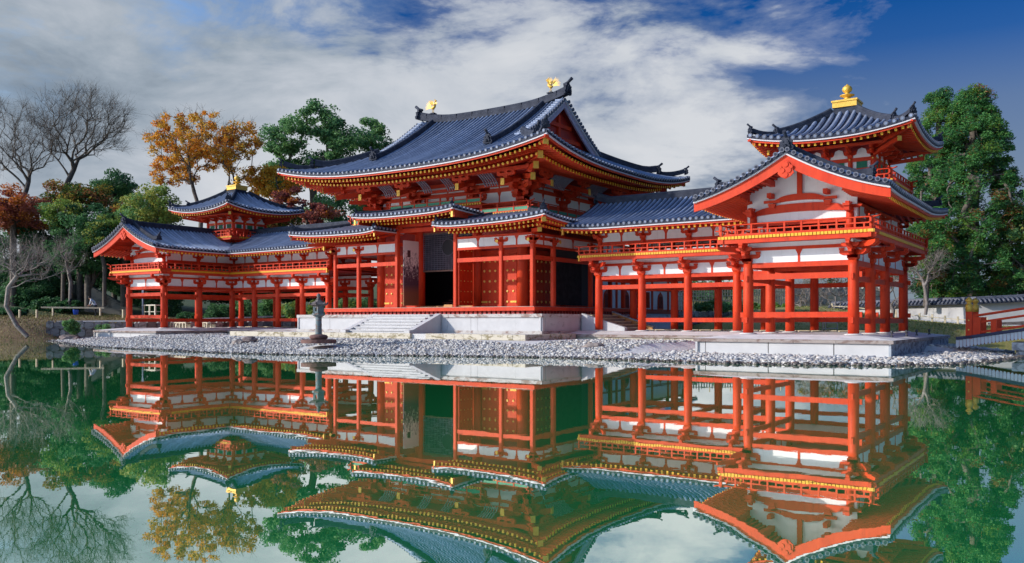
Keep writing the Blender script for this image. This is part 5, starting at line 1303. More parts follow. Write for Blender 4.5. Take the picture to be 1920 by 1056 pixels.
# ------------------------------------------------------------------ arched bridge
br = thing('arched_bridge', 'red arched footbridge with gold capped end posts leaving the frame at the right', 'bridge', (26.2,-3.4,.6))
def bz(x): u = (x-26.3)/12.5; return .62 + 1.35*math.sin(min(1, max(0, u))*math.pi*.5 if u < 1 else math.pi*.5)*1.0 - .0
BX = np.linspace(26.15, 40, 30); BY0, BY1 = -4.35, -2.45
part('deck', MB().sweep([(x, (BY0+BY1)/2, bz(x)) for x in BX], [(-1.0,-.03),(1.0,-.03),(1.0,.03),(-1.0,.03)], 0), mat('bridge_planks', (0.20,0.17,0.15), (0.3,0.27,0.24), scale=5), br)
NAVY = mat('navy_edge_paint', (0.02,0.025,0.07), rough=.5)
for y, e in ((BY0,-1),(BY1,1)):
    part('edge_beam', MB().sweep([(x, y+e*.05, bz(x)+.06) for x in BX], [(-.05,-.06),(.05,-.06),(.05,.06),(-.05,.06)], 0), NAVY, br)
    part('girder', MB().sweep([(x, y+.12*-e, bz(x)-.17) for x in BX], [(-.09,-.11),(.09,-.11),(.09,.11),(-.09,.11)], 0), DRED, br)
    skirt = shared(('skirt',), lambda: MB().prism([(-.055,0),(-.055,-.24),(-.03,-.29),(0,-.305),(.03,-.29),(.055,-.24),(.055,0)], (0,0,0), (1,0,0), (0,0,1), (0,.03,0)), [mat('grey_white_board', (0.52,0.55,0.60), (0.62,0.64,0.68), scale=4, rough=.7)])
    for x in np.arange(26.2, 38, .125): put('skirt_board', skirt, br, (x, y+e*.05-.015, bz(x)+.0))
    for k, (zz, hh, ww) in enumerate(((.98-.10,.055,.06),(.60,.06,.05),(.20,.08,.07))):
        part('hand_rail' if k == 0 else 'rail', MB().sweep([(x, y, bz(x)+zz) for x in BX[1:]], [(-ww/2,-hh/2),(ww/2,-hh/2),(ww/2,hh/2),(-ww/2,hh/2)], 0), RED, br)
    for x in (26.6, 29.2, 31.8, 34.8):
        part('post', MB().box(x-.11, x+.11, y-.10, y+.10, bz(x)-.0, bz(x)+(.98 if x > 26.7 else 1.06)), RED, br)
        for zz in (.35,.72): part('nail_cover', MB().tube([(x,y-.11,bz(x)+zz),(x,y-.13,bz(x)+zz)], .03, 8), GOLD, br)
    for x in (27.45, 30.3, 33.3): part('short_post', MB().box(x-.10, x+.10, y-.06, y+.06, bz(x)+.1, bz(x)+.58), RED, br)
    part('post', MB().box(26.72, 27.0, y-.06, y+.06, bz(26.9), bz(26.9)+.80), RED, br)
    part('gilded_cap', MB().lathe((26.6,y,bz(26.6)+1.06), [(.13,0),(.135,.26),(.10,.29),(.07,.32),(.08,.35),(.13,.42),(.135,.46),(.07,.53),(.01,.58)], 14), GOLD, br)
PIER = stained('bridge_pier_stone', (0.42,0.43,0.45), (0.2,0.2,0.22), .5, 2)
for x in (28.35, 33.0):
    part('pier_cap', MB().box(x-.28, x+.28, BY0-.15, BY1+.15, bz(x)-.72, bz(x)-.42), PIER, br)
    for y in (BY0+.1, BY1-.1): part('pier', MB().lathe((x,y,-.9), [(.17,0),(.16,bz(x)-.72+.9)], 12), PIER, br)

# ------------------------------------------------------------------ tail corridor behind the hall
tl_ = thing('rear_corridor', 'low white walled corridor with dark red frames and arched windows behind the hall', 'corridor', (0,15,.8))
part('podium', MB().box(-2.6,2.6,7.6,24.4,.4,1.85), mat('bluish_stone', (0.36,0.42,0.47), (0.48,0.52,0.56), scale=1.5, rough=.85), tl_)
part('floor', MB().box(-2.4,2.4,6.4,24.2,1.85,2.05), DRED, tl_)
TY = [6.6,9.5,12.4,15.3,18.2,21.1,24.0]
for sx in (-1,1):
    for y in TY: put('column', sqcol(3.0,.24), tl_, (sx*2.1,y,2.05))
    for a, b_ in zip(TY[:-1], TY[1:]):
        hbeam(tl_, (sx*2.1,a),(sx*2.1,b_), 3.62, 3.76, .14, 'tie_beam', DRED); hbeam(tl_, (sx*2.1,a),(sx*2.1,b_), 4.7, 4.9, .14, 'head_beam', DRED); hbeam(tl_, (sx*2.1,a),(sx*2.1,b_), 2.05, 2.2, .14, 'sill_beam', DRED)
        hbeam(tl_, (sx*2.1,a),(sx*2.1,b_), 2.2, 3.62, .06, 'plaster_wall', WHITE); hbeam(tl_, (sx*2.1,a),(sx*2.1,b_), 3.76, 4.7, .06, 'plaster_wall', WHITE)
        ym = (a+b_)/2; X = sx*2.15
        if a in (15.3,):
            w = part('lattice_window', MB().box(X-.02,X+.02,ym-.95,ym+.95,2.3,3.5), DRED, tl_)
            for k in range(15): put('bar', shared(('tbar',), lambda: MB().box(-.03,.03,-.02,.02,0,1.2), [RED]), w, (X+.03*sx, ym-.9+k*.13, 2.3))
            for zz in (2.6,2.9,3.2): part('bar', MB().box(X+.02*sx,X+.06*sx,ym-.95,ym+.95,zz-.02,zz+.02), GOLD if False else RED, w)
        else:
            pl = [(-.5,0),(-.46,.5),(-.42,.9),(-.36,1.08),(-.22,1.2),(-.1,1.24),(0,1.36),(.1,1.24),(.22,1.2),(.36,1.08),(.42,.9),(.46,.5),(.5,0)]
            w = part('arched_window', MB().prism(pl, (X,ym,2.2), (0,1,0), (0,0,1), (sx*.05,0,0)), RED, tl_)
            part('window_opening', MB().prism([(q*.78, r*.86+.06) for q, r in pl], (X+sx*.05,ym,2.2), (0,1,0), (0,0,1), (sx*.01,0,0)), DRED, w)
            for k in range(5): part('bar', MB().box(X+sx*.06,X+sx*.08,ym-.3+k*.15-.012,ym-.3+k*.15+.012,2.3,3.2), BLACK, w)
def tzf(x, y): return 5.15 + hprof(max(0, 3.1-abs(x))/3.1, 1.45, .7)
rt = Roof(tl_, tzf)
for sx in (-1,1): rt.face('y', sx*3.1, 7.5, 24.8, -sx, lambda a: 3.1, sp=.3, visible=False); rt.eave('y', sx*3.1, 7.5, 24.8, sx)
rt.finish(); ridge(tl_, [(0,y,6.55) for y in (7.5,12,18,24.8)], .3, .35)

# ------------------------------------------------------------------ walls and fences beyond
WALLP = mat('grey_white_plaster', (0.44,0.435,0.44), (0.52,0.515,0.51), scale=.8, rough=.9)
def tiled_wall(pts, h, label, name='garden_wall'):
    root = thing(name, label, 'wall', (pts[0][0], pts[0][1], pts[0][2]))
    for (a, b_) in zip(pts[:-1], pts[1:]):
        L = math.dist(a[:2], b_[:2]); n = max(1, round(L/3)); A = V3(*a); B = V3(*b_)
        part('wall_body', MB().beam((A[0],A[1],A[2]+h/2), (B[0],B[1],B[2]+h/2), .35, h), WALLP, root)
        part('stone_foot', MB().beam((A[0],A[1],A[2]-.05), (B[0],B[1],B[2]-.05), .5, .36), DARKST, root)
        d = (B-A)/L; s_ = np.cross(d, (0,0,1))
        part('wall_coping', MB().sweep([A+V3(0,0,h), B+V3(0,0,h)], [(-.62,.0),(.62,.0),(.62,.07),(.15,.34),(-.15,.34),(-.62,.07)], 0), TILED, root)
        part('coping_ridge', MB().sweep([A+V3(0,0,h+.34), B+V3(0,0,h+.34)], RIDGE_PROF(.3,.22), 0), TEND, root)
        n = int(L/.30)
        for i in range(n):
            c = A+(B-A)*((i+.5)/n)
            for e in (-1, 1):
                mb = MB().tube([c+s_*e*.66+V3(0,0,h+.10), c+s_*e*.12+V3(0,0,h+.36)], .085, 6, 0)
                if e == -1 and False: continue
                me_ = None
                part('coping_tile', mb, TEND, root) if e*np.dot(s_[:2], CAM[:2]-c[:2]) > 0 else None
    return root
def p3(u, w, v=None, z=None):
    x, y = site(u, w); return (x, y, z if z is not None else zrow(v, w))
tiled_wall([p3(1560,74,612), p3(1832,64,609.5), p3(2060,62,600)], 1.55, 'long white plastered garden wall with tiled coping beyond the lawn on the right')
gp = thing('path_fence', 'line of low posts with a thin rail along the path before the white wall', 'fence', p3(1700,60,z=.9))
prev = None
for i, (u, w) in enumerate([(1560,66),(1600,64),(1640,62.5),(1680,61.5),(1724,60.5),(1748,60),(1772,59.5),(1796,59),(1822,58.5),(1850,58)]):
    x, y = site(u, w); z = ground_z(x, y)
    part('post', MB().box(x-.06,x+.06,y-.06,y+.06,z-.1,z+.55), WOODL, gp)
    if prev: part('rail', MB().beam(prev, (x,y,z+.35), .05, .05), WOODL, gp)
    prev = (x,y,z+.35)
pa = [site(u, w) for u, w in ((1400,70),(1560,68),(1700,64),(1850,60),(2050,58))]
structure('path', MB().sweep([(x, y, ground_z(x, y)+.06) for x, y in pa], [(-.9,-.03),(.9,-.03),(.9,.03),(-.9,.03)], 0), mat('pale_path', (0.48,0.48,0.50), (0.6,0.6,0.62), scale=2, rough=.9))

lf = thing('lattice_fence', 'pale wooden lattice fence above the shrubs seen through the right gallery', 'fence', p3(1380,66,586))
A, B = V3(*p3(1270,66,588)), V3(*p3(1482,70,584))
n = 44
for i in range(n+1):
    c = A+(B-A)*i/n; h = 2.0 if i % 4 else 2.25
    part('picket', MB().box(c[0]-.035,c[0]+.035,c[1]-.035,c[1]+.035,c[2]-.2,c[2]+h), WOODL, lf)
for zz in (.5,.95,1.3,1.6,1.9): part('fence_rail', MB().beam(A+V3(0,-.05,zz), B+V3(0,-.05,zz), .05, .06), WOODL, lf)
STN = [stained('retaining_stone_a', (0.30,0.30,0.30), (0.12,0.11,0.11), .5, 1.8), stained('retaining_stone_b', (0.42,0.40,0.37), (0.2,0.17,0.14), .5, 1.8), stained('retaining_stone_c', (0.20,0.20,0.21), (0.09,0.09,0.10), .5, 1.8)]
def stone_wall(pts, h, size, label, seed=1, mats=STN, name='stone_wall', lim=250):
    rg_ = random.Random(seed); root = thing(name, label, 'wall', pts[0]); cnt = 0
    for a, b_ in zip(pts[:-1], pts[1:]):
        A, B = V3(*a), V3(*b_); L = math.dist(a[:2], b_[:2]); d = V3(*(B[:2]-A[:2]), 0)/L; nrm = np.cross(d, (0,0,1))
        part('wall_core', MB().beam((A[0],A[1],(A[2])+h/2-.1), (B[0],B[1],B[2]+h/2-.1), .5, h-.05), mats[2], root)
        rows = max(1, round(h/size)); rh = h/rows
        for r_ in range(rows):
            t = -rg_.random()*size
            while t < L:
                w = size*rg_.uniform(.8,1.7); t0, t1 = max(0,t)+.02, min(L, t+w)-.02; t += w
                if t1-t0 < .12: continue
                c = A+(B-A)*((t0+t1)/2/L); hw = (t1-t0)/2; z0 = c[2]+r_*rh+.015; z1 = c[2]+(r_+1)*rh-.015+rg_.uniform(-.04,.03)
                dep = .30+rg_.uniform(0,.07); q = rg_.uniform(.15,.3)
                pl = [(-hw,z0+q*rh),(-hw+q*rh,z0),(hw-q*rh,z0),(hw,z0+q*rh),(hw,z1-q*rh),(hw-q*rh,z1),(-hw+q*rh,z1),(-hw,z1-q*rh)]
                mb = MB().prism([(u_, v_) for u_, v_ in pl], (c[0]-nrm[0]*-.0, c[1], 0), d, (0,0,1), nrm*dep)
                part('stone', mb, mats[rg_.randrange(len(mats)-0)], root); cnt += 1
    return root
stone_wall([p3(1270,64,607), p3(1500,66,607)], .95, .42, 'grey block retaining wall below the shrubs seen through the right gallery', 2)
stone_wall([p3(1440,82,572), p3(1660,86,572)], 1.75, .75, 'rubble wall of large pale boulders far beyond the right gallery', 5, [RKW, STN[1], RKW, STN[0]])
stone_wall([p3(88,60.5,631), p3(250,62,632), p3(420,66,629), p3(640,72,622)], 1.1, .45, 'dark stone embankment below the path left of the temple', 7, [STN[0], STN[2], DARKST])
# left path, rail, posts
pth = [site(u, w) for u, w in ((-60,68),(88,66.5),(250,66.5),(440,70),(680,77))]
structure('path', MB().sweep([(x, y, zrow(v, w)) for (x, y), (v, w) in zip(pth, ((596,68),(603,66.5),(602,66.5),(596,70),(588,77)))], [(-1.1,-.05),(1.1,-.05),(1.1,.05),(-1.1,.05)], 0), MATS['pale_path'])
rl_ = thing('path_handrail', 'pale horizontal handrail on short posts beside the left path', 'handrail', p3(150,66,590))
part('top_rail', MB().beam(p3(77,66,576.5), p3(195,66.5,577.5), .10, .12), WOODL, rl_)
for u in (99, 188): part('post', MB().beam(p3(u,66,592), p3(u,66,578), .09, .09), WOODL, rl_)
for i, u in enumerate((37,69,231)):
    x, y, z = p3(u, 65.5, 591); o = part('low_post', MB().box(x-.06,x+.06,y-.06,y+.06,z-.2,z+.42), WOODL); tag(o, ('short wooden path post nearest the left edge of the frame','short wooden path post left of the handrail','short wooden path post right of the handrail')[i], 'post', 'low posts beside the left path')
def bench(u, w, v, L, label):
    x, y = site(u, w); z = zrow(v, w); root = thing('bench', label, 'bench', (x, y, z), 'cream benches behind the left gallery')
    part('seat', MB().box(x-L/2,x+L/2,y-.2,y+.2,z+.36,z+.44), CREAM, root); part('backboard', MB().box(x-L/2,x+L/2,y+.2,y+.24,z+.08,z+.3), CREAM, root)
    n = int(L/.35)
    for i in range(n+1): part('leg', MB().box(x-L/2+i*L/n-.04,x-L/2+i*L/n+.04,y-.2,y-.14,z,z+.36), CREAM, root)
CREAM = mat('cream_timber', (0.62,0.56,0.42), (0.72,0.66,0.52), scale=4, rough=.7)
bench(338, 60.5, 616, 1.8, 'cream slatted bench left of a red column behind the left gallery'); bench(388, 60.8, 616, 1.35, 'shorter cream slatted bench right of a red column behind the left gallery')
cg = thing('picnic_frame', 'cream timber stand with a flat top between the left gable columns', 'stand', p3(285,68,592))
x, y, z = p3(285,68,596); part('top', MB().box(x-.9,x+.9,y-.3,y+.3,z+.95,z+1.03), CREAM, cg)
for dx in (-.8,.0,.75): part('leg', MB().box(x+dx-.05,x+dx+.05,y-.25,y-.15,z,z+.95), CREAM, cg)
part('shelf', MB().box(x-.8,x+.8,y-.2,y+.2,z+.45,z+.5), CREAM, cg)
x, y, z = p3(268,68,592); o = part('sign_post', MB().tube([(x,y,z),(x,y,z+1.9)], .07, 8).box(x-.12,x+.12,y-.03,y+.03,z+1.5,z+2.0), mat('slate_paint', (0.10,0.14,0.2), rough=.6)); tag(o, 'slate blue post standing between the left gable columns', 'post')
# white tube barrier and small ground lamps on the right platform
bf = thing('tube_barrier', 'small white tubular barrier at the back of the right platform', 'barrier', (20.6,.8,.85)); 
TB = mat('pale_tube', (0.7,0.66,0.62), rough=.4)
x, y = site(1543, 43.0); x2, y2 = site(1570, 43.5); zb = .86
for k in range(3): part('rail', MB().tube([(x,y,zb+.12+.28*k),(x2,y2,zb+.12+.28*k)], .018, 6), TB, bf)
for t_ in (0,.18,1): part('upright', MB().tube([(x+(x2-x)*t_,y+(y2-y)*t_,zb),(x+(x2-x)*t_,y+(y2-y)*t_,zb+.72)], .02, 6), TB, bf)
DK = mat('dark_bronze', (0.05,0.05,0.055), rough=.5)
for i, (X, Y) in enumerate(((24.6,-8.6),(24.7,-6.4),(24.75,-4.6),(24.75,-1.7),(18.6,-6.3),(18.2,-2.9))):
    zt = .78; mb = MB().lathe((X,Y,zt), [(.06,0),(.06,.03),(.025,.05),(.03,.12),(.05,.15),(.045,.22),(.01,.24)], 10)
    o = part('ground_lamp', mb, DK); tag(o, ['small dark lamp nearest the front on the outer rim of the right platform','small dark lamp second from the front on the outer rim','small dark lamp third from the front on the outer rim','small dark lamp at the far corner of the right platform','small dark lamp behind the left gable column of the right wing','small dark lamp deep under the right wing beside the planks'][i], 'lamp', 'small lamps on the right platform')
# concrete portal and hedge bank on the left slope
CON = stained('streaked_concrete', (0.22,0.21,0.18), (0.09,0.085,0.07), .5, .8)
pt = thing('concrete_portal', 'weathered concrete retaining wall with a dark doorway on the left slope', 'retaining wall', p3(170,84,590))
def quad_wall(name, pts4, th, m, root):
    P = [V3(*p) for p in pts4]; n_ = np.cross(P[1]-P[0], P[3]-P[0]); n_ /= np.linalg.norm(n_); vs = P + [p_-n_*th*np.sign(n_@(CAM-P[0])) for p_ in P]
    return part(name, MB().add(vs, [(0,1,2,3),(7,6,5,4),(0,4,5,1),(1,5,6,2),(2,6,7,3),(3,7,4,0)]), m, root)
quad_wall('wall_slab', [p3(158,82,586), p3(238,82,592), p3(238,82,575), p3(158,82,531)], .6, CON, pt)
quad_wall('wall_slab', [p3(96,86,580), p3(140,86,582), p3(140,86,533), p3(96,86,535)], .5, CON, pt)
quad_wall('doorway', [p3(138,87,584), p3(160,87,586), p3(160,87,533), p3(138,87,533)], .2, mat('dark_doorway', (0.03,0.035,0.06), rough=.8), pt)
quad_wall('notice', [p3(193,81.8,569), p3(199.5,81.8,569), p3(199.5,81.8,556), p3(193,81.8,556)], .05, mat('pale_notice', (0.4,0.42,0.42), rough=.7), pt)
quad_wall('wall_slab', [p3(166,92,530), p3(236,92,530), p3(236,92,508), p3(166,92,511)], .5, CON, pt)
x, y, z = p3(131, 74, 573); o = part('dark_post', MB().tube([(x,y,z),(x,y,z+.75)], .10, 8).box(x-.14,x+.14,y-.14,y+.14,z+.35,z+.42), DK); tag(o, 'short black post on the green slope above the handrail', 'post')
x, y, z = p3(142, 68, 590); bk = MB().lathe((x,y,z), [(.16,0),(.21,.36),(.22,.38),(.19,.38)], 12); o = part('bucket', bk, mat('blue_plastic', (0.01,0.08,0.5), rough=.4)); tag(o, 'small blue bucket on the ground behind the handrail', 'bucket')

# ------------------------------------------------------------------ vegetation
def leafmat(name, a, b, tr=.3, rough=.6):
    if 'leaf' in name and a[1] > a[0] and a[1] < .2: a = tuple(c*1.9 for c in a); b = tuple(c*1.9 for c in b)
    return mat(name, a, b, scale=.9, rough=rough, transl=.42, lo=.3, hi=.7, detail=8, spec=.25)
BARK = mat('grey_bark', (0.07,0.055,0.045), (0.15,0.125,0.10), scale=6, rough=.9)
BARKP = mat('pale_bark', (0.16,0.13,0.11), (0.27,0.235,0.21), scale=6, rough=.9)
LM_ = None
LM = dict(
 orange=[leafmat('orange_leaf',(0.74,0.27,0.025),(0.82,0.42,0.05)), leafmat('rust_leaf',(0.42,0.12,0.02),(0.55,0.20,0.03)), leafmat('gold_leaf_autumn',(0.62,0.34,0.04),(0.66,0.45,0.07))],
 yellow=[leafmat('yellow_leaf',(0.62,0.34,0.03),(0.68,0.46,0.06)), leafmat('orange_leaf',(0.74,0.27,0.025),(0.82,0.42,0.05))],
 green=[leafmat('camphor_leaf',(0.075,0.155,0.06),(0.12,0.23,0.085)), leafmat('camphor_leaf_dark',(0.03,0.09,0.04),(0.055,0.13,0.055)), leafmat('camphor_leaf_light',(0.10,0.22,0.06),(0.16,0.29,0.09))],
 dark=[leafmat('evergreen_leaf',(0.015,0.05,0.025),(0.03,0.085,0.035)), leafmat('evergreen_leaf_mid',(0.03,0.09,0.035),(0.06,0.13,0.045))],
 cedar=[leafmat('cedar_leaf',(0.035,0.12,0.035),(0.07,0.18,0.045)), leafmat('cedar_leaf_dark',(0.018,0.07,0.028),(0.035,0.10,0.035)), leafmat('cedar_leaf_light',(0.11,0.23,0.035),(0.19,0.30,0.05)), leafmat('cedar_leaf_rust',(0.20,0.10,0.03),(0.28,0.14,0.04))],
 light=[leafmat('light_leaf',(0.16,0.27,0.05),(0.26,0.36,0.08)), leafmat('camphor_leaf',(0.045,0.12,0.035),(0.09,0.20,0.05)), leafmat('yellow_green_leaf',(0.32,0.36,0.07),(0.42,0.42,0.10))],
 red=[leafmat('red_leaf',(0.52,0.15,0.10),(0.60,0.24,0.14)), leafmat('dark_red_leaf',(0.20,0.055,0.055),(0.30,0.09,0.08)), leafmat('rust_leaf',(0.42,0.12,0.02),(0.55,0.20,0.03))],
 mixed=[leafmat('mix_green',(0.05,0.12,0.03),(0.10,0.17,0.04)), leafmat('mix_yellow',(0.34,0.28,0.04),(0.46,0.34,0.06)), leafmat('mix_rust',(0.26,0.10,0.04),(0.36,0.15,0.05))],
)
def leaf_cloud(C, rad, per, size, nm, rg_, flat=1.0, weights=None, droop=0.0, asp=.55):
    """leaf faces scattered in clumps: C (n,3) centres, rad (n,) radii"""
    n = len(C); k = per; tot = n*k
    d = rg_.normal(size=(tot,3)); d /= np.linalg.norm(d, axis=1)[:,None]
    r = rg_.uniform(0,1,tot)**.45
    P = np.repeat(C, k, 0) + d*(r*np.repeat(rad, k))[:,None]*np.array([1,1,flat])
    if droop: P[:,2] -= droop*(np.hypot(*(d[:,:2]*r[:,None]).T))**2*np.repeat(rad, k)
    a = rg_.normal(size=(tot,3)); a[:,2] *= .6; a /= np.linalg.norm(a, axis=1)[:,None]
    b = np.cross(a, rg_.normal(size=(tot,3))); b /= np.linalg.norm(b, axis=1)[:,None]
    s = size*rg_.uniform(.55,1.25,(tot,1)); a = a*s; b = b*s*asp
    V = np.stack([P-a, P-b*1.0+a*.1, P+a, P+b], 1).reshape(-1,3)
    F = np.arange(tot*4).reshape(-1,4)
    # clump-wise tone with some mixing
    w = weights or [1/nm]*nm
    cl = rg_.choice(nm, n, p=w); mi = np.repeat(cl, k); mix = rg_.random(tot) < .35; mi[mix] = rg_.choice(nm, mix.sum(), p=w)
    return V, F, mi
def branches(base, tips, rg_, r0, rtip, trunk=None, bend=.12, k=5, arch=0.08, pref=.35):
    nodes = [np.array(base, float)]; par = [-1]; plen = [0.0]
    for t_ in (trunk or []): nodes.append(np.array(t_, float)); par.append(len(nodes)-2); plen.append(plen[-1]+np.linalg.norm(nodes[-1]-nodes[-2]))
    root_i = len(nodes)-1; top = nodes[root_i]
    order = sorted(range(len(tips)), key=lambda i: np.linalg.norm(tips[i]-top)); tipn = []
    first = max(0, root_i-1)
    for i in order:
        T = tips[i]; A = np.array(nodes[first:]); pl = np.array(plen[first:])
        dd = np.linalg.norm(A-T, axis=1); cost = dd + pref*pl + np.where(A[:,2] > T[2]+.1, 1.0, 0)*dd*.6
        j = int(np.argmin(cost))+first; S = nodes[j]; L = np.linalg.norm(T-S); m = 1 if L < .9 else (2 if L < 2.2 else 4); prev = j
        off = rg_.normal(size=3)*bend*L
        for q in range(1, m+1):
            t_ = q/m; p_ = S+(T-S)*t_ + off*math.sin(math.pi*t_)*(1 if m > 1 else 0) + np.array([0,0,arch*L*math.sin(math.pi*t_)])
            nodes.append(p_); par.append(prev); plen.append(plen[prev]+np.linalg.norm(p_-nodes[prev])); prev = len(nodes)-1
        tipn.append(prev)
    cnt = np.zeros(len(nodes))
    for t_ in tipn: cnt[t_] += 1
    for i in range(len(nodes)-1, 0, -1): cnt[par[i]] += cnt[i]
    tot = max(1, cnt[0]); e = math.log(r0/rtip)/math.log(tot) if tot > 1 else .5
    rad = rtip*np.maximum(cnt,1)**e
    N_ = np.array(nodes); pa = np.array(par)[1:]; A = N_[pa]; B = N_[1:]; ra = np.minimum(rad[pa], rad[1:]*1.5+.01); rb = rad[1:]
    return tube_edges(A, B, ra, rb, k), N_[tipn]
def tube_edges(A, B, ra, rb, k=5):
    d = B-A; L = np.linalg.norm(d, axis=1)[:,None]+1e-9; d = d/L
    ref = np.where(np.abs(d[:,2:3]) > .9, np.array([[1.,0,0]]), np.array([[0,0,1.]])); s = np.cross(d, ref); s /= np.linalg.norm(s, axis=1)[:,None]; u = np.cross(s, d)
    an = np.arange(k)*2*np.pi/k; ring = s[:,None]*np.cos(an)[None,:,None]+u[:,None]*np.sin(an)[None,:,None]
    V = np.concatenate([A[:,None]+ring*ra[:,None,None], B[:,None]+ring*rb[:,None,None]+d[:,None]*rb[:,None,None]*.3], 1).reshape(-1,3)
    j = np.arange(k); q = np.stack([j,(j+1)%k,k+(j+1)%k,k+j], 1); F = (q[None]+2*k*np.arange(len(A))[:,None,None]).reshape(-1,4)
    return V, F
def add_np(name, V, F, mats, parent, mi=None, smooth=False, kind=None):
    ref = np.array([V[:,0].mean(), V[:,1].mean(), V[:,2].min()]); return put(name, fast_mesh(name, V-ref, F, mats, mi, smooth), parent, ref, 0, kind)
def ell(rg_, n, c, r, shell=.55, zmin=None):
    d = rg_.normal(size=(n,3)); d /= np.linalg.norm(d, axis=1)[:,None]; q = shell+(1-shell)*rg_.random(n)**.5
    return np.array(c)+d*q[:,None]*np.array(r)
def PX3(u, v, w): x, y = site(u, w); return np.array([x, y, zrow(v, w)])
def tree(name, label, base, tips, blobr, per, leaf, tone, seed, r0=.3, rtip=.025, trunk=None, bark=None, flat=.8, weights=None, twigs=0, cat='tree', group=None, extra=None, bend=.12, droop=0, pref=.35, arch=.08, twl=(.35,1.0)):
    rg_ = np.random.default_rng(seed); root = thing(name, label, cat, tuple(base), group)
    (V, F), T = branches(base, tips, rg_, r0, rtip, trunk, bend, 5, arch, pref)
    if twigs:
        A = np.repeat(T, twigs, 0); out = np.repeat(T-np.array([base[0],base[1],base[2]+(T[:,2].max()-base[2])*.35]), twigs, 0); out /= np.linalg.norm(out, axis=1)[:,None]
        dr_ = out+rg_.normal(size=A.shape)*.55; dr_ /= np.linalg.norm(dr_, axis=1)[:,None]; L = rg_.uniform(twl[0],twl[1],(len(A),1))
        B = A+dr_*L; V2, F2 = tube_edges(A, B, np.full(len(A), rtip*.8), np.full(len(A), rtip*.35), 3)
        A3 = np.repeat(A+dr_*L*.5, 2, 0); d3_ = np.repeat(dr_, 2, 0)+rg_.normal(size=A3.shape)*.6; B3 = A3+d3_*np.repeat(L, 2, 0)*.5
        V3_, F3 = tube_edges(A3, B3, np.full(len(A3), rtip*.5), np.full(len(A3), rtip*.25), 3)
        add_np('twigs', np.concatenate([V2,V3_]), np.concatenate([F2, F3+len(V2)]), [bark or BARK], root)
    add_np('trunk', V, F, [bark or BARK], root, None, True)
    if per:
        C = T if extra is None else np.concatenate([T, extra]); mats = LM[tone]
        rr_ = blobr*rg_.uniform(.6,1.3,len(C)); Vv, Ff, mi = leaf_cloud(C, rr_, per, leaf, len(mats), rg_, flat, weights, droop, .32 if tone == 'cedar' else .55)
        add_np('crown', Vv, Ff, mats, root, mi)
    return root
def T_ell(seed, n, u, v, w, ru, rv, rd=None, shell=.35):
    """tips in an ellipsoid centred at bearing u, height v, distance w, half sizes in photo pixels"""
    k = w/FPX; rg_ = np.random.default_rng(seed); return ell(rg_, n, PX3(u,v,w), (ru*k, rd or ru*k*.8, rv*k), shell)

# bare trees on the far left
G1 = 'bare winter trees on the left skyline'
t1 = np.concatenate([T_ell(1,170,30,262,84,100,62,shell=.3), T_ell(2,25,-60,300,84,60,50)])
tree('bare_tree', 'leafless tree cut by the left edge of the frame with dense dark twigs', PX3(42,480,84), t1, 0, 0, 0, None, 11, .26, .013, [PX3(44,420,84),PX3(44,372,84)], twigs=7, group=G1, bend=.06, pref=.55, twl=(.5,1.5))
t2 = np.concatenate([T_ell(3,230,148,235,86,105,62,shell=.25), T_ell(4,20,215,250,86,42,38)])
tree('bare_tree', 'tallest leafless tree with a wide fan of fine branches left of the orange tree', PX3(118,470,86), t2, 0, 0, 0, None, 12, .26, .013, [PX3(120,410,86),PX3(122,352,86)], twigs=7, group=G1, bend=.06, pref=.55, twl=(.5,1.6))
tree('autumn_tree', 'tall open orange leaved tree behind the small left turret', PX3(372,500,72), np.concatenate([T_ell(5,180,368,268,72,100,58,shell=.3), T_ell(6,60,450,290,72,52,62,shell=.3), T_ell(7,36,330,320,72,52,30)]), .46, 64, .115, 'orange', 13, .20, .014, [PX3(376,440,72),PX3(378,400,72)], twigs=3, weights=[.45,.12,.43], bend=.05, pref=.5)
tree('autumn_tree', 'lower yellow and orange tree between the orange tree and the hall roof', PX3(512,470,74), T_ell(8,46,515,345,74,48,36,shell=.3), .60, 110, .13, 'yellow', 14, .2, .03, [PX3(512,410,74)], weights=[.7,.3])
# camphors behind the hall
cu = np.concatenate([T_ell(9,34,600,228,80,46,34), T_ell(10,38,535,255,80,46,36), T_ell(20,24,640,270,80,36,34), T_ell(22,36,590,315,80,70,34), T_ell(24,30,530,330,80,45,35)])
tree('camphor_tree', 'big broad green tree with open rounded clumps behind the left end of the main roof', PX3(592,520,80), cu, .72, 170, .135, 'green', 15, .36, .022, [PX3(590,440,80),PX3(588,360,80)], weights=[.5,.27,.23], bend=.08, pref=.12)
cu = np.concatenate([T_ell(12,40,692,262,84,44,42), T_ell(13,28,660,330,84,44,40), T_ell(14,18,722,300,84,24,28)])
tree('camphor_tree', 'second green tree with a rounded top just left of the main roof slope', PX3(680,520,84), cu, .72, 170, .135, 'green', 16, .33, .022, [PX3(682,420,84),PX3(684,350,84)], weights=[.45,.33,.22], bend=.08, pref=.12)
cu = np.concatenate([T_ell(15,50,640,400,78,90,40,shell=.2), T_ell(23,20,700,380,78,50,36,shell=.2)])
tree('camphor_tree', 'lower dense green tree seen under the left corner of the main eaves', PX3(640,540,78), cu, .72, 170, .13, 'green', 17, .35, .035, [PX3(640,470,78)], weights=[.45,.35,.20])
tree('maple_tree', 'dark red maple beside the left turret roof', PX3(575,500,70), np.concatenate([T_ell(16,26,590,402,70,48,20,shell=.2), T_ell(17,14,545,372,70,34,24,shell=.2)]), .55, 170, .11, 'red', 18, .18, .02, [PX3(580,440,70)], weights=[.25,.55,.2], flat=.5)
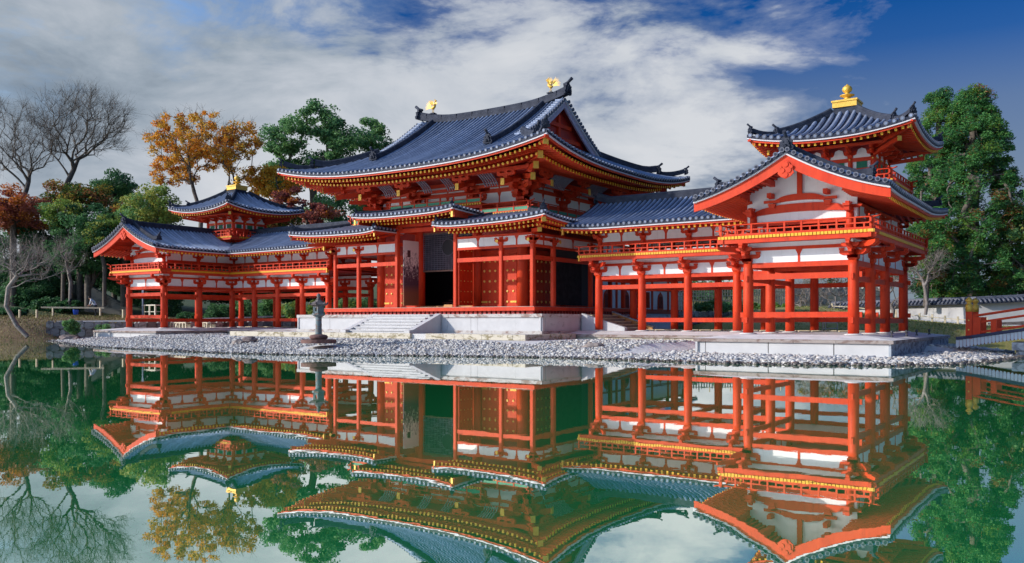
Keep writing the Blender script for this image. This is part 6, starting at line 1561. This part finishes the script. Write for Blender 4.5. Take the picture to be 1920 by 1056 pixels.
tree('shrub_tree', 'pale green autumn tree with yellow flecks above the left gallery roof', PX3(285,540,78), T_ell(18,75,285,400,78,66,48,shell=.2), .70, 210, .13, 'light', 19, .25, .03, [PX3(285,470,78)], weights=[.45,.2,.35])
tree('shrub_tree', 'mottled green and rust tree peeping over the roof between the turret and the hall', PX3(480,520,74), T_ell(19,40,520,408,74,60,24,shell=.2), .65, 180, .13, 'mixed', 20, .2, .03, [PX3(490,440,74)], weights=[.5,.2,.3])
# left hillside
hill = [
 ('maple_tree','red maple at the left edge of the frame above the silver shrub', 25,395,80, 75,45, 60, 'red', [.55,.2,.25], 21),
 ('evergreen_tree','dark green layered tree left of the left gallery roof', 165,450,78, 80,70, 80, 'dark', [.45,.55], 22),
 ('autumn_tree','yellow and green topped tree behind the dark layered tree', 150,372,84, 72,32, 48, 'mixed', [.45,.35,.2], 23),
 ('maple_tree','rust red tree between the yellow topped and the pale green trees', 232,415,80, 40,42, 34, 'mixed', [.25,.15,.6], 24),
 ('evergreen_tree','dark tree closing the lower left background behind the silver shrub', 50,470,84, 95,55, 80, 'dark', [.6,.4], 25),
 ('evergreen_tree','dark evergreen behind the left gable of the left gallery', 255,480,86, 90,48, 76, 'dark', [.55,.45], 26),
 ('evergreen_tree','green tree whose pointed top rises over the yellow topped tree', 215,352,90, 44,30, 30, 'green', [.4,.35,.25], 27),
 ('evergreen_tree','dark green tree seen behind the left gallery columns', 400,520,88, 110,45, 80, 'dark', [.5,.5], 28),
 ('evergreen_tree','dark green tree seen between the gallery and the hall', 560,520,88, 100,45, 80, 'dark', [.4,.6], 29),
]
for nm, lb, u, v, w, ru, rv, n_, tone, wt_, sd_ in hill:
    tree(nm, lb, PX3(u, 575, w), T_ell(sd_, n_, u, v, w, ru, rv, shell=.15), .95, 210, .135, tone, sd_, .3, .04, [PX3(u,(v+rv+560)/2,w), PX3(u,v+rv*.5,w)], weights=wt_, flat=.6, group='trees on the left hillside')
tree('shrub_tree', 'yellow green tree below the two leafless trees left of the left gallery', PX3(118,575,79), T_ell(71,46,118,402,79,44,34,shell=.2), .75, 150, .12, 'light', 71, .2, .03, [PX3(120,480,79)], weights=[.5,.15,.35], flat=.6)
tree('shrub_tree', 'bright yellow green crown tucked behind the left gable of the left gallery', PX3(196,575,76), T_ell(72,36,196,440,76,34,36,shell=.2), .7, 140, .12, 'light', 72, .18, .03, [PX3(196,500,76)], weights=[.35,.35,.3], flat=.6)
t3 = np.concatenate([T_ell(31,90,55,490,56,75,44,shell=.2), T_ell(32,30,5,470,56,50,45,shell=.2)])
tree('silver_shrub_tree', 'leaning silver grey leafless tree on the bare bank in front of the maples', PX3(52,632,56) , t3, 0, 0, 0, None, 31, .15, .008, [PX3(32,612,56),PX3(12,575,56),PX3(16,540,56),PX3(32,518,56)], bark=BARKP, twigs=7, bend=.10, pref=.4, twl=(.3,.8))
tree('bare_tree', 'slim leafless tree standing behind the silver tree on the left slope', PX3(132,560,74), T_ell(33,40,130,480,74,40,36,shell=.2), 0, 0, 0, None, 33, .16, .011, [PX3(133,530,74),PX3(128,505,74)], bark=BARKP, twigs=4, group='bare trees on the left slope')
# big cedar on the right
def cedar(u, vtop, vbot, w, ru, seed, label, n_=95):
    rg_ = np.random.default_rng(seed); k = w/FPX; tips = []
    for i in range(n_):
        f_ = (i+.5)/n_; v = vtop+(vbot-vtop)*f_; R = ru*min(1, .27+1.25*f_**.8)*(1+.12*math.sin(f_*17+seed)); a = rg_.uniform(0, 2*math.pi); q = rg_.uniform(.25,1.0)**.6
        p_ = PX3(u, v, w); tips.append(p_+np.array([math.cos(a)*R*k*q, math.sin(a)*R*k*q*.85, 0]))
    tips = np.array(tips); tr_ = [PX3(u, vbot-(vbot-vtop)*j/6, w) for j in range(1,6)]
    return tree('cedar_tree', label, PX3(u,590,w), tips, .66, 225, .125, 'cedar', seed, .45, .04, tr_, weights=[.42,.30,.20,.08], flat=.62, group='tall cedars behind the white wall', droop=.55)
cedar(1760,172,500,70,60,41,'left and narrower of the two tall cedars behind the right gallery', 220)
cedar(1824,170,552,68,90,42,'right and broader of the two tall cedars, rising above the white wall', 500)
tree('shrub_tree', 'yellow green foliage at the foot of the narrower cedar beside the gallery eaves', PX3(1735,575,66), T_ell(43,45,1740,470,66,44,58,shell=.2), .70, 230, .13, 'cedar', 43, .2, .03, [PX3(1738,530,66)], weights=[.3,.15,.45,.10])
tree('broadleaf_tree', 'green and yellow tree cut by the right edge of the frame', PX3(1915,580,66), T_ell(44,60,1925,470,66,55,85,shell=.2), .62, 150, .13, 'light', 44, .25, .03, [PX3(1916,500,66)], weights=[.25,.5,.25], twigs=2)
tree('evergreen_tree', 'low dark trees filling the gap beneath the cedars behind the white wall', PX3(1800,590,75), T_ell(45,70,1800,535,75,110,26,shell=.1), .8, 170, .15, 'dark', 45, .2, .04, [PX3(1800,560,75)], weights=[.6,.4])
# bare plum trees seen through the right gallery
for i, (u, vb, w, ru, rv, vc, lb, tone) in enumerate([
  (1560,606,66,85,42,545,'leafless plum tree with pale tangled branches behind the middle of the right gallery',None),
  (1672,604,60,50,60,520,'leafless tree with a mossy forked trunk between the right outer columns',None),
  (1500,604,76,60,30,545,'leafless tree far back seen low through the right gallery',None),
  (1735,590,64,48,26,500,'leafless pinkish tree reaching out just right of the right gallery',None)]):
    tree('bare_tree', lb, PX3(u,vb,w), T_ell(50+i,70,u,vc,w,ru,rv,shell=.15), 0, 0, 0, None, 50+i, .13, .010, [PX3(u+3,vb-22,w)], bark=BARKP, twigs=6, group='leafless trees behind the right gallery', bend=.12, pref=.35, twl=(.3,.8))
tree('autumn_tree', 'rust coloured distant tree seen through the right gallery', PX3(1580,600,95), T_ell(60,50,1590,520,95,90,26,shell=.15), .7, 120, .14, 'mixed', 60, .2, .03, [PX3(1580,560,95)], weights=[.2,.2,.6])
tree('broadleaf_tree', 'distant green tree behind the lattice fence', PX3(1340,600,95), T_ell(61,60,1345,545,95,80,20,shell=.15), .7, 120, .14, 'green', 61, .2, .03, [PX3(1340,570,95)], weights=[.4,.3,.3])
# shrubs
def shrub(u, v, w, ru, rv, n_, per, leaf, tone, seed, label, wts=None, name='shrub', group=None):
    rg_ = np.random.default_rng(seed); k = w/FPX; C = ell(rg_, n_, PX3(u,v,w), (ru*k, ru*k*.7, rv*k), .3); mats = LM[tone]
    Vv, Ff, mi = leaf_cloud(C, np.full(n_, min(ru,rv*1.6)*k*.42), per, leaf, len(mats), rg_, .8, wts)
    o = add_np(name, Vv, Ff, mats, None, mi); tag(o, label, 'shrub', group); return o
shrub(133,614,57,18,11,22,260,.07,'green',70,'small round bright green bush at the end of the bare bank',[.5,.1,.4])
shrub(197,622,59,18,12,18,220,.08,'green',71,'loose green shrub growing against the dark stone embankment')
shrub(1350,575,64.6,60,9,46,170,.09,'green',72,'strip of green ground shrubs along the foot of the lattice fence, left half',[.5,.2,.3])
shrub(1435,577,66,50,8,40,150,.09,'light',73,'strip of green ground shrubs along the foot of the lattice fence, right half',[.4,.4,.2])
G2 = 'clipped shrubs behind the left gallery'
for i, (u, v, w, ru, rv, tone, lb) in enumerate([(352,600,68,26,12,'dark','dark clipped shrub behind the first bay of the left gallery'),(410,592,70,26,18,'dark','dark clipped shrub behind the second bay of the left gallery'),(455,590,71,30,22,'green','broad green shrub behind the inner corner column of the left gallery'),(505,585,73,24,24,'green','tall green shrub seen between the corridor columns'),(545,588,72,26,22,'light','light green shrub seen between the corridor columns beside the lantern'),(600,585,74,24,20,'light','yellow green shrub directly behind the stone lantern'),(655,582,76,30,20,'light','yellow green shrub seen through the left end of the hall'),(690,580,78,26,20,'green','green shrub seen past the first core column of the hall')]):
    shrub(u, v, w, ru, rv, 40, 170, .10, tone, 80+i, lb, name='shrub', group=G2)
for i, (u, v, w, ru, rv, lb) in enumerate([(95,575,80,60,14,'dark clipped hedge on the slope above the handrail'),(134,574,79,28,9,'green mound on the slope beside the concrete wall'),(40,560,82,60,18,'dark undergrowth behind the silver tree'),(20,588,70,40,9,'low dark undergrowth at the left edge above the bank'),(60,540,84,70,20,'dark undergrowth higher on the left slope')]):
    shrub(u, v, w, ru, rv, 55, 170, .11, 'dark', 90+i, lb, group='undergrowth on the left slope')
for i, (u, v, w, ru, rv, lb) in enumerate([(60,515,92,80,26,'dark leafy mass filling the gap low behind the silver tree'),(200,512,93,80,26,'dark leafy mass behind the concrete portal'),(330,530,92,80,26,'dark leafy mass behind the left gable columns'),(-60,540,88,70,36,'dark leafy mass cut by the left edge of the frame'),(450,545,93,80,20,'dark leafy mass behind the left corridor'),(580,550,93,80,18,'dark leafy mass behind the lantern')]):
    shrub(u, v, w, ru, rv, 90, 150, .15, 'dark', 190+i, lb, group='leafy masses at the foot of the left hillside')
# ivy hanging over the concrete slope
rg_ = np.random.default_rng(7); uu = rg_.uniform(0,1,(900,2)); Pp = np.array([PX3(170+uu[i,0]*170, 495+uu[i,0]*58+uu[i,1]*(30+34*uu[i,0]), 81) for i in range(900)])
Vv, Ff, mi = leaf_cloud(Pp, np.full(900,.30), 26, .10, 2, rg_, .8, [.5,.5]); o = add_np('ivy_bank', Vv, Ff, LM['dark'], None, mi, kind='stuff'); tag(o, 'dark green ivy spilling down the slope over the concrete wall', 'ivy')
# grass tufts on the near banks and lawn edge
rg_ = np.random.default_rng(9); gp_ = rg_.uniform([-48,-22],[-25.5,4],(26000,2)); dB = sdf(gp_, BANKL); gp_ = gp_[(dB > -.1)]; zz_ = hval(gp_); n_ = len(gp_)
P_ = np.column_stack([gp_, zz_]); a_ = rg_.uniform(0,2*np.pi,n_); h_ = rg_.uniform(.04,.14,n_); w_ = .02
d_ = np.column_stack([np.cos(a_),np.sin(a_),np.zeros(n_)])*w_; tip = P_+np.column_stack([rg_.normal(0,.04,n_),rg_.normal(0,.04,n_),h_])
Vg = np.stack([P_-d_,P_+d_,tip+d_*.2,tip-d_*.2],1).reshape(-1,3)
o = add_np('bank_grass', Vg, np.arange(n_*4).reshape(-1,4), [mat('dry_grass',(0.22,0.15,0.06),(0.30,0.26,0.08),scale=1.5,rough=.8), mat('green_grass',(0.08,0.14,0.02),(0.16,0.22,0.04),scale=2,rough=.8)], None, (rg_.random(n_) < np.where(sdf(gp_,BANKL) < .5, .85, .15)).astype(int), kind='stuff'); tag(o, 'short dry grass and fallen leaves on the left bank', 'grass')
gp_ = rg_.uniform([12,6],[46,34],(42000,2)); dB = sdf(gp_, BACK); gp_ = gp_[dB > 0]; zz_ = hval(gp_); n_ = len(gp_)
P_ = np.column_stack([gp_, zz_]); a_ = rg_.uniform(0,2*np.pi,n_); h_ = rg_.uniform(.03,.10,n_)
d_ = np.column_stack([np.cos(a_),np.sin(a_),np.zeros(n_)])*.025; tip = P_+np.column_stack([rg_.normal(0,.04,n_),rg_.normal(0,.04,n_),h_])
Vg = np.stack([P_-d_,P_+d_,tip+d_*.2,tip-d_*.2],1).reshape(-1,3)
o = add_np('lawn_grass', Vg, np.arange(n_*4).reshape(-1,4), [MATS['dry_grass'], MATS['green_grass']], None, (rg_.random(n_) < .45).astype(int), kind='stuff'); tag(o, 'short yellowing lawn beyond the right platform', 'grass')

# ------------------------------------------------------------------ person on the left path
def person(u, w, vfeet):
    x, y, z = p3(u, w, vfeet); root = thing('person', 'person in a white shirt and black trousers bending forward beside the left path', 'person', (x,y,z))
    f = V3(*(-RT)); s_ = V3(*FW); P = lambda a, b, c: np.array([x,y,z])+f*a+s_*b+np.array([0,0,c])
    J = {'pel':(P(0,0,.88),.13),'spi':(P(.10,0,1.08),.12),'che':(P(.26,0,1.26),.14),'nek':(P(.38,0,1.38),.055),'hd1':(P(.45,0,1.44),.085),'hd2':(P(.51,0,1.51),.085),
         'hl':(P(0,.1,.84),.10),'kl':(P(.05,.12,.46),.07),'al':(P(0,.12,.09),.045),'tl':(P(.16,.12,.04),.035),'hr':(P(0,-.1,.84),.10),'kr':(P(-.05,-.12,.46),.07),'ar':(P(-.12,-.12,.09),.045),'tr':(P(.04,-.12,.04),.035),
         'sl':(P(.28,.18,1.28),.07),'el':(P(.34,.22,1.0),.048),'wl':(P(.50,.16,.86),.032),'sr':(P(.28,-.18,1.28),.07),'er':(P(.34,-.22,1.0),.048),'wr':(P(.50,-.16,.84),.032)}
    E_ = [('pel','spi'),('spi','che'),('che','nek'),('nek','hd1'),('hd1','hd2'),('pel','hl'),('hl','kl'),('kl','al'),('al','tl'),('pel','hr'),('hr','kr'),('kr','ar'),('ar','tr'),('che','sl'),('sl','el'),('el','wl'),('che','sr'),('sr','er'),('er','wr')]
    ks = list(J); me = bpy.data.meshes.new('body'); org = np.array([x,y,z]); me.from_pydata([tuple(J[k][0]-org) for k in ks], [(ks.index(a), ks.index(b_)) for a, b_ in E_], [])
    ob = bpy.data.objects.new('body', me); col.objects.link(ob); m = ob.modifiers.new('skin','SKIN')
    for i, k in enumerate(ks): me.skin_vertices[0].data[i].radius = (J[k][1], J[k][1])
    me.skin_vertices[0].data[0].use_root = True
    sb = ob.modifiers.new('sub','SUBSURF'); sb.levels = 1; sb.render_levels = 1
    dg = bpy.context.evaluated_depsgraph_get(); nm = bpy.data.meshes.new_from_object(ob.evaluated_get(dg)); nm.name = 'body'
    bpy.data.objects.remove(ob)
    SK = mat('skin', (0.45,0.26,0.18), rough=.6); SH = mat('white_shirt', (0.7,0.72,0.75), rough=.8); TR = mat('black_trousers', (0.012,0.012,0.016), rough=.8)
    for q in (SK, SH, TR): nm.materials.append(q)
    for p_ in nm.polygons:
        c = p_.center; a = c.x*f[0]+c.y*f[1]; b_ = abs(c.x*s_[0]+c.y*s_[1]); p_.use_smooth = True
        p_.material_index = 2 if c.z < .93 and a < .3 else (0 if (c.z > 1.36 and a > .36) or (a > .40 and b_ > .1 and c.z < 1.0) else 1)
    put('body', nm, root, (x,y,z))
    hp = J['hd2'][0]; part('hair', MB().lathe(tuple(hp-np.array([0,0,.02])-f*.02), [(.098,0),(.10,.06),(.075,.10),(.02,.115)], 10), mat('black_hair', (0.01,0.009,0.008), rough=.5), root)
    part('waistcoat_strap', MB().tube([P(.02,.0,.98)-s_*.13, P(.15,-.13,1.2), P(.33,-.10,1.38)], .025, 6), TR, root)
    for w_, sg in (('wl',1),('wr',-1)):
        mb = MB(); o_ = J[w_][0]; mb.tube([o_, o_+f*.05-V3(0,0,.03)], [.032,.04], 6)
        for k in range(4): b0 = o_+f*.05-V3(0,0,.03)+s_*(.024*(k-1.5)); mb.tube([b0, b0+f*.04-V3(0,0,.02), b0+f*(.055+.008*(k in (1,2)))-V3(0,0,.05)], [.010,.009,.007], 5)
        mb.tube([o_+f*.02-s_*sg*.03, o_+f*.05-s_*sg*.055-V3(0,0,.02)], [.011,.009], 5); part('hand', mb, SK, root)
person(179, 70, 593)
